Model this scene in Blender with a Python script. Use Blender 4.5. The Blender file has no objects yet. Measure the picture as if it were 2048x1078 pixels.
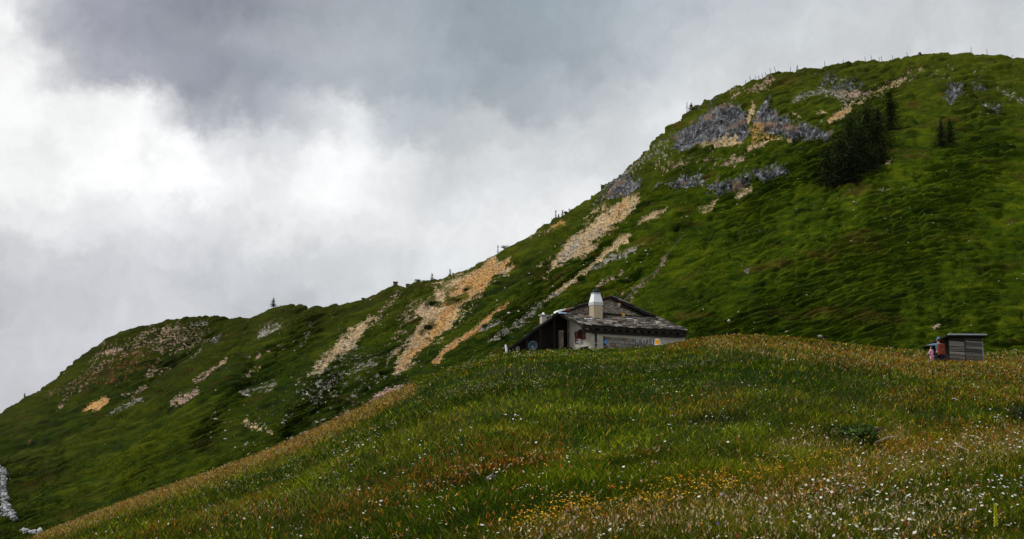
import bpy, bmesh, math, random
import numpy as np
from mathutils import Vector, Matrix

random.seed(7)
rng = np.random.default_rng(11)
R = math.radians
scene = bpy.context.scene
COL = scene.collection

# ------------------------------------------------------------------ camera
PITCH = R(5.0)
FPX = 2200.0            # focal length in pixels of a 2048-wide picture
CX, CY = 1024.0, 688.0  # principal point
CP, SP = math.cos(PITCH), math.sin(PITCH)
cam_d = bpy.data.cameras.new("camera")
cam = bpy.data.objects.new("camera", cam_d)
COL.objects.link(cam)
cam.location = (0, 0, 0)
cam.rotation_euler = (R(90) + PITCH, 0, 0)
cam_d.sensor_width = 36.0
cam_d.lens = FPX / 2048.0 * 36.0
cam_d.shift_y = (CY - 539.0) / 2048.0
cam_d.clip_start = 0.1
cam_d.clip_end = 5000.0
scene.camera = cam

# ------------------------------------------------------------------ light
scene.view_settings.view_transform = 'Standard'
scene.view_settings.look = 'None'
scene.view_settings.exposure = 0.80
scene.view_settings.gamma = 1.0
SUN_EL, SUN_AZ = R(57), R(-98)     # azimuth from +Y (the view direction), negative = to the left
sd = Vector((math.sin(SUN_AZ) * math.cos(SUN_EL), math.cos(SUN_AZ) * math.cos(SUN_EL), math.sin(SUN_EL)))
sun_d = bpy.data.lights.new("sun", 'SUN')
sun_d.energy = 1.5
sun_d.angle = R(10)
sun_d.color = (1.0, 0.95, 0.86)
sun = bpy.data.objects.new("sun", sun_d)
COL.objects.link(sun)
sun.rotation_euler = (-sd).to_track_quat('-Z', 'Y').to_euler()

def srgb(v):
    v = v / 255.0
    return v / 12.92 if v <= 0.04045 else ((v + 0.055) / 1.055) ** 2.4

def px_dir(px, py):
    """pixel of the 2048 px frame -> direction with y component 1 (x/y, z/y)"""
    u = (np.asarray(px, float) - CX) / FPX
    v = (CY - np.asarray(py, float)) / FPX
    dy = CP - SP * v
    return u / dy, (SP + CP * v) / dy

def to_px(x, y, z):
    zc = y * CP + z * SP
    yc = -y * SP + z * CP
    return CX + FPX * x / zc, CY - FPX * yc / zc

class NT:
    def __init__(self, tree):
        self.t = tree; self.n = tree.nodes; self.l = tree.links
    def new(self, kind, **kw):
        n = self.n.new(kind)
        for k, v in kw.items(): setattr(n, k, v)
        return n
    def link(self, a, b): self.l.new(a, b)
    def math(self, op, a, b=None, c=None, clamp=False):
        n = self.new('ShaderNodeMath', operation=op, use_clamp=clamp)
        for i, v in enumerate((a, b, c)):
            if v is None: continue
            if isinstance(v, (int, float)): n.inputs[i].default_value = v
            else: self.link(v, n.inputs[i])
        return n.outputs[0]
    def mix(self, f, a, b, blend='MIX'):
        n = self.new('ShaderNodeMix', data_type='RGBA', blend_type=blend)
        for i, v in ((0, f), (6, a), (7, b)):
            if isinstance(v, (int, float)): n.inputs[i].default_value = v
            elif isinstance(v, tuple): n.inputs[i].default_value = v + ((1.0,) if len(v) == 3 else ())
            else: self.link(v, n.inputs[i])
        return n.outputs[2]

# sky: an overcast of torn grey cloud over a Nishita sky, laid out by compass direction
SKY = {   # picture row -> (picture column, grey level, blueness)
    -260: [(-400, 190), (200, 165), (700, 160), (1300, 165), (2000, 180), (2500, 185)],
    0:   [(-300, 229), (0, 228), (60, 194), (150, 169), (300, 156), (450, 140), (600, 181), (760, 175), (900, 167), (1050, 149), (1180, 159), (1300, 181), (1500, 195), (1800, 203), (2048, 197), (2400, 189)],
    90:  [(-300, 250), (0, 256), (40, 229), (110, 182), (200, 162), (330, 156), (450, 164), (600, 189), (760, 184), (900, 167), (1050, 157), (1200, 174), (1320, 197), (1500, 209), (1800, 215), (2048, 209), (2400, 199)],
    180: [(-300, 256), (0, 257), (60, 250), (130, 219), (200, 176), (300, 172), (400, 152), (500, 164), (640, 183), (740, 181), (850, 167), (960, 173), (1050, 181), (1200, 195), (1350, 213), (1500, 221), (2048, 219)],
    250: [(-300, 257), (0, 258), (150, 257), (270, 248), (340, 219), (420, 169), (520, 169), (620, 207), (700, 231), (760, 199), (830, 185), (920, 199), (1000, 214), (1100, 207), (1250, 221), (1400, 225), (2048, 223)],
    320: [(-300, 257), (0, 258), (250, 258), (370, 252), (430, 224), (500, 217), (590, 224), (700, 250), (760, 238), (840, 228), (900, 202), (980, 226), (1050, 216), (1150, 222), (1400, 224), (2048, 222)],
    390: [(-300, 256), (0, 257), (180, 256), (330, 250), (420, 241), (500, 231), (600, 243), (720, 243), (830, 227), (900, 205), (1000, 227), (1100, 229), (1400, 229), (2048, 227)],
    460: [(-300, 249), (0, 245), (120, 235), (240, 235), (330, 221), (420, 215), (520, 231), (650, 235), (800, 231), (950, 231), (1200, 235), (2048, 233)],
    540: [(-300, 220), (0, 215), (150, 210), (280, 208), (370, 202), (450, 210), (560, 206), (700, 218), (850, 224), (1000, 230), (1300, 234), (2048, 232)],
    620: [(-300, 204), (0, 202), (150, 198), (300, 206), (420, 214), (500, 202), (600, 204), (750, 214), (1000, 222), (2048, 226)],
    740: [(-300, 200), (0, 198), (120, 202), (300, 206), (600, 206), (1000, 214), (2048, 220)],
    1000: [(-300, 200), (200, 204), (1000, 208), (2048, 212)],
}
world = bpy.data.worlds.new("World")
scene.world = world
world.use_nodes = True
w = NT(world.node_tree)
w.n.clear()
tc = w.new('ShaderNodeTexCoord')
nz1 = w.new('ShaderNodeTexNoise'); nz1.inputs['Scale'].default_value = 7.0; nz1.inputs['Detail'].default_value = 8.0; nz1.inputs['Roughness'].default_value = 0.58
w.link(tc.outputs['Generated'], nz1.inputs['Vector'])
nz3 = w.new('ShaderNodeTexNoise'); nz3.inputs['Scale'].default_value = 26.0; nz3.inputs['Detail'].default_value = 6.0; nz3.inputs['Roughness'].default_value = 0.6
w.link(tc.outputs['Generated'], nz3.inputs['Vector'])
sub = w.new('ShaderNodeVectorMath', operation='SUBTRACT'); sub.inputs[1].default_value = (.5, .5, .5)
w.link(nz1.outputs['Color'], sub.inputs[0])
scl = w.new('ShaderNodeVectorMath', operation='SCALE'); scl.inputs['Scale'].default_value = 0.085
w.link(sub.outputs[0], scl.inputs[0])
sub3 = w.new('ShaderNodeVectorMath', operation='SUBTRACT'); sub3.inputs[1].default_value = (.5, .5, .5)
w.link(nz3.outputs['Color'], sub3.inputs[0])
scl3 = w.new('ShaderNodeVectorMath', operation='SCALE'); scl3.inputs['Scale'].default_value = 0.055
w.link(sub3.outputs[0], scl3.inputs[0])
add = w.new('ShaderNodeVectorMath', operation='ADD')
w.link(tc.outputs['Generated'], add.inputs[0]); w.link(scl.outputs[0], add.inputs[1])
add3 = w.new('ShaderNodeVectorMath', operation='ADD')
w.link(add.outputs[0], add3.inputs[0]); w.link(scl3.outputs[0], add3.inputs[1])
sep = w.new('ShaderNodeSeparateXYZ'); w.link(add3.outputs[0], sep.inputs[0])
az = w.math('ARCTAN2', sep.outputs['X'], sep.outputs['Y'])
el = w.math('ARCSINE', sep.outputs['Z'])
AZ0, AZ1 = -0.75, 0.75
azn = w.math('DIVIDE', w.math('SUBTRACT', az, AZ0), AZ1 - AZ0, clamp=True)
def sky_rgb(g, px=1000):
    b = max(0.0, min(1.0, (245 - g) / 100.0))
    s = 1.0 if g <= 254 else 1.0 + (g - 254) * 0.17
    k = min(1.0, max(0.0, (px - 250) / 600.0))      # lavender grey to the left, steel blue to the right
    return (srgb(min(255, g - (4 + 6 * k) * b)) * s, srgb(min(255, g + (-1 + 3 * k) * b)) * s, srgb(min(255, g + (12 - 1 * k) * b)) * s, 1)
rows = []
for py in sorted(SKY):
    ramp = w.new('ShaderNodeValToRGB')
    w.link(azn, ramp.inputs[0])
    ramp.color_ramp.interpolation = 'B_SPLINE'
    els = ramp.color_ramp.elements
    pts = []
    for px, g in SKY[py]:
        a, e = px_dir(px, py)
        pts.append(((math.atan(float(a)) - AZ0) / (AZ1 - AZ0), g, px))
    while len(els) < len(pts): els.new(0.5)
    for e_, (p, g, px) in zip(els, pts):
        e_.position = p; e_.color = sky_rgb(g, px)
    a, e = px_dir(700, py)
    rows.append((math.asin(float(e) / math.sqrt(1 + float(a) ** 2 + float(e) ** 2)), ramp.outputs[0]))
rows.sort(key=lambda r: r[0])
cur = rows[0][1]
for (e0, _), (e1, out) in zip(rows[:-1], rows[1:]):
    mr = w.new('ShaderNodeMapRange', interpolation_type='SMOOTHSTEP')
    w.link(el, mr.inputs['Value']); mr.inputs['From Min'].default_value = e0; mr.inputs['From Max'].default_value = e1
    cur = w.mix(mr.outputs['Result'], cur, out)
nz2 = w.new('ShaderNodeTexNoise'); nz2.inputs['Scale'].default_value = 5.0; nz2.inputs['Detail'].default_value = 9.0; nz2.inputs['Roughness'].default_value = 0.55
w.link(add3.outputs[0], nz2.inputs['Vector'])
nz4 = w.new('ShaderNodeTexNoise'); nz4.inputs['Scale'].default_value = 17.0; nz4.inputs['Detail'].default_value = 8.0; nz4.inputs['Roughness'].default_value = 0.6; nz4.inputs['Distortion'].default_value = 0.4
w.link(add3.outputs[0], nz4.inputs['Vector'])
gain = w.math('MULTIPLY_ADD', nz2.outputs['Fac'], 0.80, w.math('MULTIPLY_ADD', nz4.outputs['Fac'], 0.42, 0.41))
cloud = w.mix(1.0, cur, gain, 'MULTIPLY')
cmb = w.new('ShaderNodeCombineColor')
for i in range(3): w.link(gain, cmb.inputs[i])
cloud = w.mix(1.0, cur, cmb.outputs[0], 'MULTIPLY')
skt = w.new('ShaderNodeTexSky', sky_type='NISHITA')
skt.sun_disc = False; skt.sun_elevation = SUN_EL; skt.sun_rotation = SUN_AZ
bg_sky = w.new('ShaderNodeBackground'); bg_sky.inputs['Strength'].default_value = 0.055
w.link(skt.outputs[0], bg_sky.inputs['Color'])
bg_c = w.new('ShaderNodeBackground'); bg_c.inputs['Strength'].default_value = 0.574
w.link(cloud, bg_c.inputs['Color'])
ms = w.new('ShaderNodeMixShader'); ms.inputs[0].default_value = 0.96
w.link(bg_sky.outputs[0], ms.inputs[1]); w.link(bg_c.outputs[0], ms.inputs[2])
wo = w.new('ShaderNodeOutputWorld'); w.link(ms.outputs[0], wo.inputs['Surface'])

# ------------------------------------------------------------------ helpers
def tag(o, label=None, cat=None, group=None, kind=None):
    if label: o['label'] = label
    if cat: o['category'] = cat
    if group: o['group'] = group
    if kind: o['kind'] = kind
    return o

def link_mesh(name, me, mat=None, parent=None):
    o = bpy.data.objects.new(name, me)
    COL.objects.link(o)
    if mat is not None:
        for m in (mat if isinstance(mat, (list, tuple)) else [mat]): me.materials.append(m)
    if parent is not None: o.parent = parent
    return o

def np_mesh(name, verts, tris=None, quads=None, col=None, smooth=False):
    """numpy arrays to one mesh; col is a per-vertex colour kept in attribute 'Col'"""
    me = bpy.data.meshes.new(name)
    verts = np.ascontiguousarray(verts, np.float32)
    nt = 0 if tris is None else len(tris); nq = 0 if quads is None else len(quads)
    me.vertices.add(len(verts)); me.vertices.foreach_set('co', verts.ravel())
    loops = []
    if nt: loops.append(np.asarray(tris, np.int32).ravel())
    if nq: loops.append(np.asarray(quads, np.int32).ravel())
    loops = np.concatenate(loops)
    me.loops.add(len(loops)); me.loops.foreach_set('vertex_index', loops)
    starts = np.concatenate([np.arange(nt, dtype=np.int32) * 3, nt * 3 + np.arange(nq, dtype=np.int32) * 4])
    me.polygons.add(nt + nq); me.polygons.foreach_set('loop_start', starts)
    if smooth: me.polygons.foreach_set('use_smooth', np.ones(nt + nq, bool))
    me.update(calc_edges=True)
    if col is not None:
        at = me.color_attributes.new('Col', 'FLOAT_COLOR', 'POINT')
        c4 = np.ones((len(verts), 4), np.float32); c4[:, :3] = col
        at.data.foreach_set('color', c4.ravel())
    return me

def empty(name, loc, rz=0.0):
    o = bpy.data.objects.new(name, None)
    COL.objects.link(o); o.location = loc; o.rotation_euler = (0, 0, rz)
    return o

def hash3(ix, iy, iz, seed):
    h = (ix.astype(np.int64) * 374761393 + iy.astype(np.int64) * 668265263 + iz.astype(np.int64) * 2147483647 + seed * 974711) & 0xffffffff
    h = ((h ^ (h >> 13)) * 1274126177) & 0xffffffff
    h = ((h ^ (h >> 16)) * 2246822519) & 0xffffffff
    return ((h ^ (h >> 15)) & 0xffffff) / float(0xffffff)

def vnoise(x, y, z, seed=0):
    """value noise, about -1..1"""
    x = np.asarray(x, float); y = np.asarray(y, float) + 0 * x; z = np.asarray(z, float) + 0 * x
    xi = np.floor(x); yi = np.floor(y); zi = np.floor(z)
    fx = x - xi; fy = y - yi; fz = z - zi
    fx = fx * fx * (3 - 2 * fx); fy = fy * fy * (3 - 2 * fy); fz = fz * fz * (3 - 2 * fz)
    out = 0
    for dx in (0, 1):
        wx = fx if dx else 1 - fx
        for dy in (0, 1):
            wy = fy if dy else 1 - fy
            for dz in (0, 1):
                wz = fz if dz else 1 - fz
                out = out + wx * wy * wz * hash3(xi + dx, yi + dy, zi + dz, seed)
    return out * 2 - 1

def fbm(x, y, z, seed=0, oct=4, rough=0.5):
    s = 0; a = 1.0; t = 0
    for i in range(oct):
        s = s + a * vnoise(x, y, z, seed + i * 17); t += a
        x = x * 2.03 + 3.1; y = y * 2.03 + 1.7; z = z * 2.03 + 5.3; a *= rough
    return s / t

def sstep(a, b, x):
    t = np.clip((x - a) / (b - a), 0, 1)
    return t * t * (3 - 2 * t)

def stroke(px, py, pts):
    """signed 'distance' in picture pixels to a polyline with half-widths: >0 inside"""
    best = np.full(np.shape(px), -1e9)
    for (x0, y0, w0), (x1, y1, w1) in zip(pts[:-1], pts[1:]):
        dx, dy = x1 - x0, y1 - y0
        L = dx * dx + dy * dy + 1e-9
        t = np.clip(((px - x0) * dx + (py - y0) * dy) / L, 0, 1)
        d = np.hypot(px - x0 - t * dx, py - y0 - t * dy)
        best = np.maximum(best, (w0 + (w1 - w0) * t) - d)
    return best

def polysd(px, py, pts):
    """signed distance in picture pixels to a polygon: >0 inside"""
    d = np.full(np.shape(px), 1e9); ins = np.zeros(np.shape(px), bool)
    n = len(pts)
    for i in range(n):
        x0, y0 = pts[i]; x1, y1 = pts[(i + 1) % n]
        dx, dy = x1 - x0, y1 - y0
        t = np.clip(((px - x0) * dx + (py - y0) * dy) / (dx * dx + dy * dy + 1e-9), 0, 1)
        d = np.minimum(d, np.hypot(px - x0 - t * dx, py - y0 - t * dy))
        if y0 != y1:
            c = ((y0 > py) != (y1 > py)) & (px < (x1 - x0) * (py - y0) / (y1 - y0) + x0)
            ins ^= c
    return np.where(ins, d, -d)

# ------------------------------------------------------------------ materials
def base_mat(name, color=(.5, .5, .5), rough=0.8, spec=0.25, metal=0.0):
    m = bpy.data.materials.new(name); m.use_nodes = True
    t = NT(m.node_tree)
    p = t.n['Principled BSDF']
    p.inputs['Base Color'].default_value = (*color, 1)
    p.inputs['Roughness'].default_value = rough
    p.inputs['Specular IOR Level'].default_value = spec
    p.inputs['Metallic'].default_value = metal
    return m, t, p

def noisy(name, c1, c2, scale=3.0, rough=0.85, spec=0.2, bump=0.3, stretch=(1, 1, 1), detail=6.0, lo=0.35, hi=0.65, bscale=None, metal=0.0):
    m, t, p = base_mat(name, c1, rough, spec, metal)
    tc = t.new('ShaderNodeTexCoord')
    mp = t.new('ShaderNodeMapping'); mp.inputs['Scale'].default_value = stretch
    t.link(tc.outputs['Object'], mp.inputs['Vector'])
    n = t.new('ShaderNodeTexNoise'); n.inputs['Scale'].default_value = scale; n.inputs['Detail'].default_value = detail; n.inputs['Roughness'].default_value = 0.65
    t.link(mp.outputs[0], n.inputs['Vector'])
    mr = t.new('ShaderNodeMapRange'); mr.inputs['From Min'].default_value = lo; mr.inputs['From Max'].default_value = hi
    t.link(n.outputs['Fac'], mr.inputs['Value'])
    t.link(t.mix(mr.outputs[0], c1, c2), p.inputs['Base Color'])
    if bump:
        n2 = t.new('ShaderNodeTexNoise'); n2.inputs['Scale'].default_value = bscale or scale * 3; n2.inputs['Detail'].default_value = 5
        t.link(mp.outputs[0], n2.inputs['Vector'])
        b = t.new('ShaderNodeBump'); b.inputs['Strength'].default_value = bump; b.inputs['Distance'].default_value = 0.05
        t.link(n2.outputs['Fac'], b.inputs['Height']); t.link(b.outputs[0], p.inputs['Normal'])
    return m

def attr_mat(name, rough=0.8, spec=0.15, var=0.25, vscale=2.0, transl=0.0, bump=0.0, bscale=4.0):
    """base colour from the mesh's own 'Col' attribute with procedural variation"""
    m, t, p = base_mat(name, rough=rough, spec=spec)
    at = t.new('ShaderNodeAttribute', attribute_name='Col')
    tc = t.new('ShaderNodeTexCoord')
    n = t.new('ShaderNodeTexNoise'); n.inputs['Scale'].default_value = vscale; n.inputs['Detail'].default_value = 6; n.inputs['Roughness'].default_value = 0.7
    t.link(tc.outputs['Object'], n.inputs['Vector'])
    k = t.math('MULTIPLY_ADD', n.outputs['Fac'], var * 2, 1.0 - var)
    cb = t.new('ShaderNodeCombineColor')
    for i in range(3): t.link(k, cb.inputs[i])
    c = t.mix(1.0, at.outputs['Color'], cb.outputs[0], 'MULTIPLY')
    t.link(c, p.inputs['Base Color'])
    if bump:
        n2 = t.new('ShaderNodeTexNoise'); n2.inputs['Scale'].default_value = bscale; n2.inputs['Detail'].default_value = 6; n2.inputs['Roughness'].default_value = 0.7
        t.link(tc.outputs['Object'], n2.inputs['Vector'])
        b = t.new('ShaderNodeBump'); b.inputs['Strength'].default_value = bump; b.inputs['Distance'].default_value = 0.25
        t.link(n2.outputs['Fac'], b.inputs['Height']); t.link(b.outputs[0], p.inputs['Normal'])
    if transl:
        tr = t.new('ShaderNodeBsdfTranslucent'); t.link(c, tr.inputs['Color'])
        mx = t.new('ShaderNodeMixShader'); mx.inputs[0].default_value = transl
        t.link(p.outputs[0], mx.inputs[1]); t.link(tr.outputs[0], mx.inputs[2])
        t.link(mx.outputs[0], t.n['Material Output'].inputs['Surface'])
    return m

M_hill = attr_mat('alpine_turf_and_rock', rough=0.95, spec=0.02, var=0.7, vscale=4.5, bump=0.5, bscale=4.0)
M_meadow = attr_mat('meadow_soil', rough=0.95, spec=0.05, var=0.4, vscale=5.0, bump=0.5, bscale=8.0)
M_blade = attr_mat('grass_blade', rough=0.8, spec=0.03, var=0.3, vscale=4.0, transl=0.25)
M_petal = attr_mat('flower_petal', rough=0.7, spec=0.15, var=0.1, vscale=9.0, transl=0.2)
M_stone = attr_mat('loose_stone', rough=0.9, spec=0.15, var=0.3, vscale=6.0)
M_needle = attr_mat('conifer_needles', rough=0.75, spec=0.1, var=0.3, vscale=3.0, transl=0.1)
M_bark = noisy('bark', (.035, .025, .018), (.07, .055, .04), 6, bump=0.6, stretch=(1, 1, .3))
# ------------------------------------------------------------------ foreground hill
H = 2.8                                     # eye height over the ground below
FG_EDGE = [(-900, 1500), (-500, 1330), (-250, 1215), (-80, 1140), (80, 1076), (200, 1028), (300, 990), (400, 956), (500, 919), (560, 894), (600, 875), (660, 847), (720, 817), (800, 780),
           (850, 757), (900, 736), (960, 718), (1010, 707), (1100, 702), (1200, 701), (1250, 699), (1320, 693), (1380, 684), (1440, 673), (1500, 671),
           (1560, 675), (1640, 684), (1720, 692), (1780, 699), (1850, 705), (1900, 707), (1960, 707), (2048, 703), (2300, 698), (2700, 690), (3300, 680)]
_fa, _fe = px_dir([p[0] for p in FG_EDGE], [p[1] for p in FG_EDGE])
_FG_G = np.linspace(_fa[0], _fa[-1], 1200)
_k = np.exp(-0.5 * (np.arange(-20, 21) / 8.0) ** 2); _k /= _k.sum()
_FG_E = np.convolve(np.pad(np.interp(_FG_G, _fa, _fe), 20, mode='edge'), _k, mode='valid')
RC = [(-900, 36), (-500, 38), (80, 46), (500, 60), (800, 72), (1000, 78), (1200, 80), (1400, 81), (1700, 84), (1900, 90), (2048, 94), (2700, 100), (3300, 100)]
_ra, _ = px_dir([p[0] for p in RC], [760.0] * len(RC))

def fg_params(a):
    return np.interp(a, _FG_G, _FG_E), np.interp(a, _ra, [p[1] for p in RC])

def fg_z(x, y):
    """height of the foreground hill"""
    x = np.asarray(x, float); y = np.maximum(np.asarray(y, float), 0.5)
    a = np.clip(x / y, _FG_G[0], _FG_G[-1])
    tc_, rc = fg_params(a)
    s = tc_ + 2 * H / rc; k = H / rc ** 2
    z = -H + s * y - k * y * y
    over = np.maximum(y - rc, 0)
    drop = np.interp(a, _ra, [0.02, 0.02, 0.02, 0.016, 0.012, 0.008, 0.001, 0.001, 0.001, 0.001, 0.001, 0.001, 0.001])
    z = z - drop * over ** 2
    fade = np.clip(1 - y / (rc * 1.02), 0.12, 1)
    near = np.clip((y - 4) / 12, 0.1, 1)
    # low swells lying along the slope, and tussocky ground
    q = y * 0.92 - x * 0.38
    und = 0.34 * vnoise(x * 0.05, q * 0.16, 0, 5) + 0.16 * vnoise(x * 0.16, q * 0.34, 0, 6)
    z = z + und * fade * near + 0.05 * fbm(x * 0.7, y * 0.7, 0, 7, 3) * near
    return z

def fg_hit(px, py):
    """the point of the foreground hill seen at a pixel"""
    a, e = px_dir(px, py)
    a = float(a); e = float(e)
    _, rc = fg_params(a)
    ys = np.linspace(6, float(rc), 1200)
    d = fg_z(a * ys, ys) - e * ys
    i = np.argmax(d >= 0)
    if d[i] < 0: i = int(np.argmax(d - 0))
    y = float(ys[i])
    return Vector((a * y, y, float(fg_z(a * y, y))))

# zones of the meadow: what grows where, 'dark' also painted shade, as strokes over the hill (picture pixels of the plant's foot)
ZONES = {
    'rust':  [([(60, 1078, 14), (300, 990, 15), (500, 922, 14), (640, 866, 13), (820, 782, 10)], .8), ([(640, 1040, 22), (860, 960, 26), (980, 925, 30), (1110, 898, 24)], .45), ([(860, 950, 20), (1060, 905, 26)], .6),
              ([(1560, 690, 16), (1700, 716, 18), (1900, 740, 22), (2048, 745, 24)], .8), ([(1350, 690, 14), (1450, 682, 12), (1560, 690, 12)], .7), ([(1350, 820, 18), (1480, 800, 16)], .4),
              ([(1780, 800, 20), (2048, 790, 26)], .45), ([(1800, 900, 30), (2048, 870, 24)], .5), ([(300, 1070, 20), (560, 1010, 26)], .35), ([(1540, 1010, 24), (1750, 950, 24)], .35)],
    'cream': [([(900, 760, 20), (1060, 730, 20)], .6), ([(560, 1000, 20), (720, 950, 20)], .4), ([(430, 990, 20), (560, 940, 24), (680, 890, 22)], .7), ([(820, 800, 18), (960, 775, 20), (1090, 745, 18)], .7), ([(1040, 790, 16), (1100, 780, 12)], .8), ([(1100, 730, 20), (1330, 740, 14), (1420, 735, 10)], .7),
              ([(700, 900, 14), (800, 870, 14)], .5), ([(1080, 860, 14), (1160, 850, 12)], .5), ([(1300, 800, 12), (1420, 785, 10)], .7), ([(1780, 790, 20), (2000, 760, 20)], .5), ([(1180, 720, 14), (1330, 745, 10)], .5)],
    'white': [([(680, 935, 10), (770, 885, 11), (800, 882, 6)], .8), ([(780, 950, 12), (850, 922, 16), (900, 905, 10), (960, 890, 8)], 1.0), ([(900, 890, 8), (1030, 862, 10)], .5), ([(1000, 880, 10), (1070, 860, 10)], .4),
              ([(1310, 775, 6), (1360, 790, 6)], .5), ([(1500, 795, 14), (1560, 815, 16)], .6), ([(1340, 870, 12), (1420, 850, 12), (1500, 835, 10)], .5), ([(1050, 865, 8), (1200, 845, 8)], .4),
              ([(1660, 1060, 44), (1860, 1010, 70), (2060, 950, 90)], .5), ([(1620, 1010, 20), (1800, 1000, 30)], .45), ([(1930, 900, 24), (2048, 860, 30)], .7), ([(1600, 870, 14), (1680, 890, 12)], .4),
              ([(1900, 800, 18), (2048, 790, 20)], .5), ([(1250, 990, 20), (1350, 970, 14)], .2), ([(640, 985, 10), (760, 955, 12)], .35)],
    'yellow': [([(80, 1078, 12), (400, 965, 12), (640, 872, 10), (820, 785, 7)], .55), ([(1010, 1078, 10), (1150, 1040, 16), (1300, 1010, 22), (1450, 985, 22), (1560, 955, 16), (1700, 925, 14)], 1.0), ([(1700, 920, 12), (1820, 905, 12), (1960, 850, 14)], .5), ([(1760, 815, 8), (1860, 808, 8)], .6), ([(1500, 960, 16), (1620, 945, 16)], .5)],
    'beige': [([(1020, 1090, 16), (1250, 1060, 26), (1500, 1035, 36), (1700, 1010, 34)], .5), ([(1500, 1060, 40), (1900, 1040, 60)], .35), ([(1700, 960, 26), (2048, 890, 30)], .6), ([(80, 1078, 12), (400, 965, 12), (640, 872, 10), (820, 785, 7)], 1.0), ([(1420, 690, 14), (1800, 730, 20), (2048, 730, 24)], .5), ([(1560, 905, 14), (1800, 880, 16)], .6), ([(420, 1050, 20), (700, 990, 14)], .4)],
    'crest': [([(60, 1080, 10), (200, 1032, 12), (300, 994, 13), (400, 962, 13), (500, 926, 13), (640, 872, 12), (760, 812, 9), (830, 780, 6)], 1.0), ([(1000, 1078, 12), (1300, 1030, 26), (1600, 985, 34), (1850, 925, 30), (2048, 890, 24)], .4), ([(1400, 690, 10), (1600, 700, 16), (1850, 728, 16), (2048, 735, 18)], .16)],
    'lush':  [([(880, 1020, 40), (1100, 985, 44), (1250, 945, 26)], .9), ([(1130, 900, 20), (1350, 880, 26), (1560, 850, 22)], .9), ([(950, 830, 20), (1150, 800, 26), (1350, 760, 20)], .7), ([(1120, 712, 10), (1260, 708, 10)], .9), ([(480, 1040, 20), (700, 940, 16)], .5), ([(1250, 830, 26), (1500, 760, 24), (1800, 770, 18)], .6), ([(1840, 810, 16), (2000, 820, 16)], .6)],
    'dark':  [([(850, 985, 14), (960, 955, 18), (1080, 930, 14)], 1.0), ([(1380, 846, 8), (1480, 838, 12)], .9), ([(1660, 870, 16), (1740, 874, 18)], 1.0), ([(1230, 935, 14), (1340, 905, 12)], .8), ([(1540, 868, 10), (1700, 800, 10)], .5), ([(720, 975, 10), (860, 950, 12)], .5), ([(560, 1060, 14), (820, 1010, 10)], .5), ([(2030, 830, 16), (2060, 835, 16)], 1.0), ([(1640, 735, 12), (1780, 745, 10)], .4), ([(1900, 1075, 12), (2048, 1060, 10)], .6)],
}

def zone(name, px, py, soft=1.5):
    out = np.zeros(np.shape(px))
    for pts, wgt in ZONES[name]:
        d = stroke(px, py, pts)
        wmean = sum(p[2] for p in pts) / len(pts)
        out = np.maximum(out, wgt * sstep(-soft * wmean * 0.6, wmean * 0.7, d))
    return out

GREEN_D = np.array((.016, .036, .002)); GREEN_M = np.array((.088, .142, .004)); GREEN_L = np.array((.29, .32, .010))
OLIVE = np.array((.20, .17, .010)); RUST = np.array((.36, .15, .018)); STRAW = np.array((.46, .34, .09))

def build_meadow():
    na, ny = 640, 340
    aa = np.linspace(_FG_G[0] * 1.0, _FG_G[-1], na)
    tt = np.linspace(0, 1, ny)
    _, rc = fg_params(aa)
    ymax = np.interp(aa, _ra, [95, 95, 100, 112, 120, 122, 124, 124, 124, 124, 124, 124, 124])
    Y = np.exp(np.log(2.0) + (np.log(ymax)[:, None] - np.log(2.0)) * tt[None, :])
    X = aa[:, None] * Y
    Z = fg_z(X, Y)
    px, py = to_px(X, Y, Z)
    n1 = fbm(X * .5, Y * .5, 0, 31, 4)[..., None]
    c = GREEN_D * 0.8 + (np.array((.035, .04, .01)) - GREEN_D * .8) * sstep(-.3, .4, n1)
    idx = np.arange(na * ny).reshape(na, ny)
    q = np.stack([idx[:-1, :-1], idx[1:, :-1], idx[1:, 1:], idx[:-1, 1:]], -1).reshape(-1, 4)
    me = np_mesh('meadow', np.stack([X, Y, Z], -1).reshape(-1, 3), quads=q, col=c.reshape(-1, 3), smooth=True)
    tag(link_mesh('meadow', me, M_meadow), kind='structure', label='flowering alpine meadow rising to the stone hut')
build_meadow()

# ------------------------------------------------------------------ mountain
CREST = [(-500, 1120), (-250, 1010), (-100, 950), (0, 915), (40, 905), (133, 882), (213, 830), (248, 797), (332, 746), (386, 706), (437, 668), (470, 650), (505, 638), (545, 620), (575, 611), (590, 609), (640, 612), (680, 610), (700, 606), (725, 598),
         (770, 580), (800, 572), (850, 563), (890, 553), (915, 543), (940, 532), (970, 518), (1000, 503), (1040, 480), (1080, 457), (1110, 438), (1140, 419), (1170, 402), (1200, 381), (1230, 355), (1255, 333), (1280, 310), (1305, 286),
         (1330, 262), (1350, 244), (1370, 228), (1395, 213), (1420, 198), (1450, 184), (1480, 170), (1510, 159), (1530, 152), (1560, 146), (1600, 140), (1640, 134), (1680, 128), (1740, 123), (1800, 118), (1830, 114), (1850, 110), (1885, 107), (1920, 106),
         (1960, 107), (2000, 111), (2048, 113), (2200, 120), (2500, 150), (2700, 170)]
YC = [(-500, 120), (0, 135), (250, 165), (505, 215), (800, 212), (1000, 205), (1200, 205), (1500, 215), (1800, 228), (2048, 232), (2700, 240)]
BASE = [(-500, 1500), (-200, 1330), (0, 1215), (80, 1190), (200, 1145), (400, 1070), (600, 975), (800, 860), (900, 795), (1000, 735), (1200, 730), (1400, 705), (1600, 708), (1800, 728), (2048, 735), (2700, 735)]
YB = [(-500, 52), (0, 62), (300, 76), (600, 90), (900, 103), (1200, 110), (1600, 112), (2048, 116), (2700, 118)]
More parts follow.
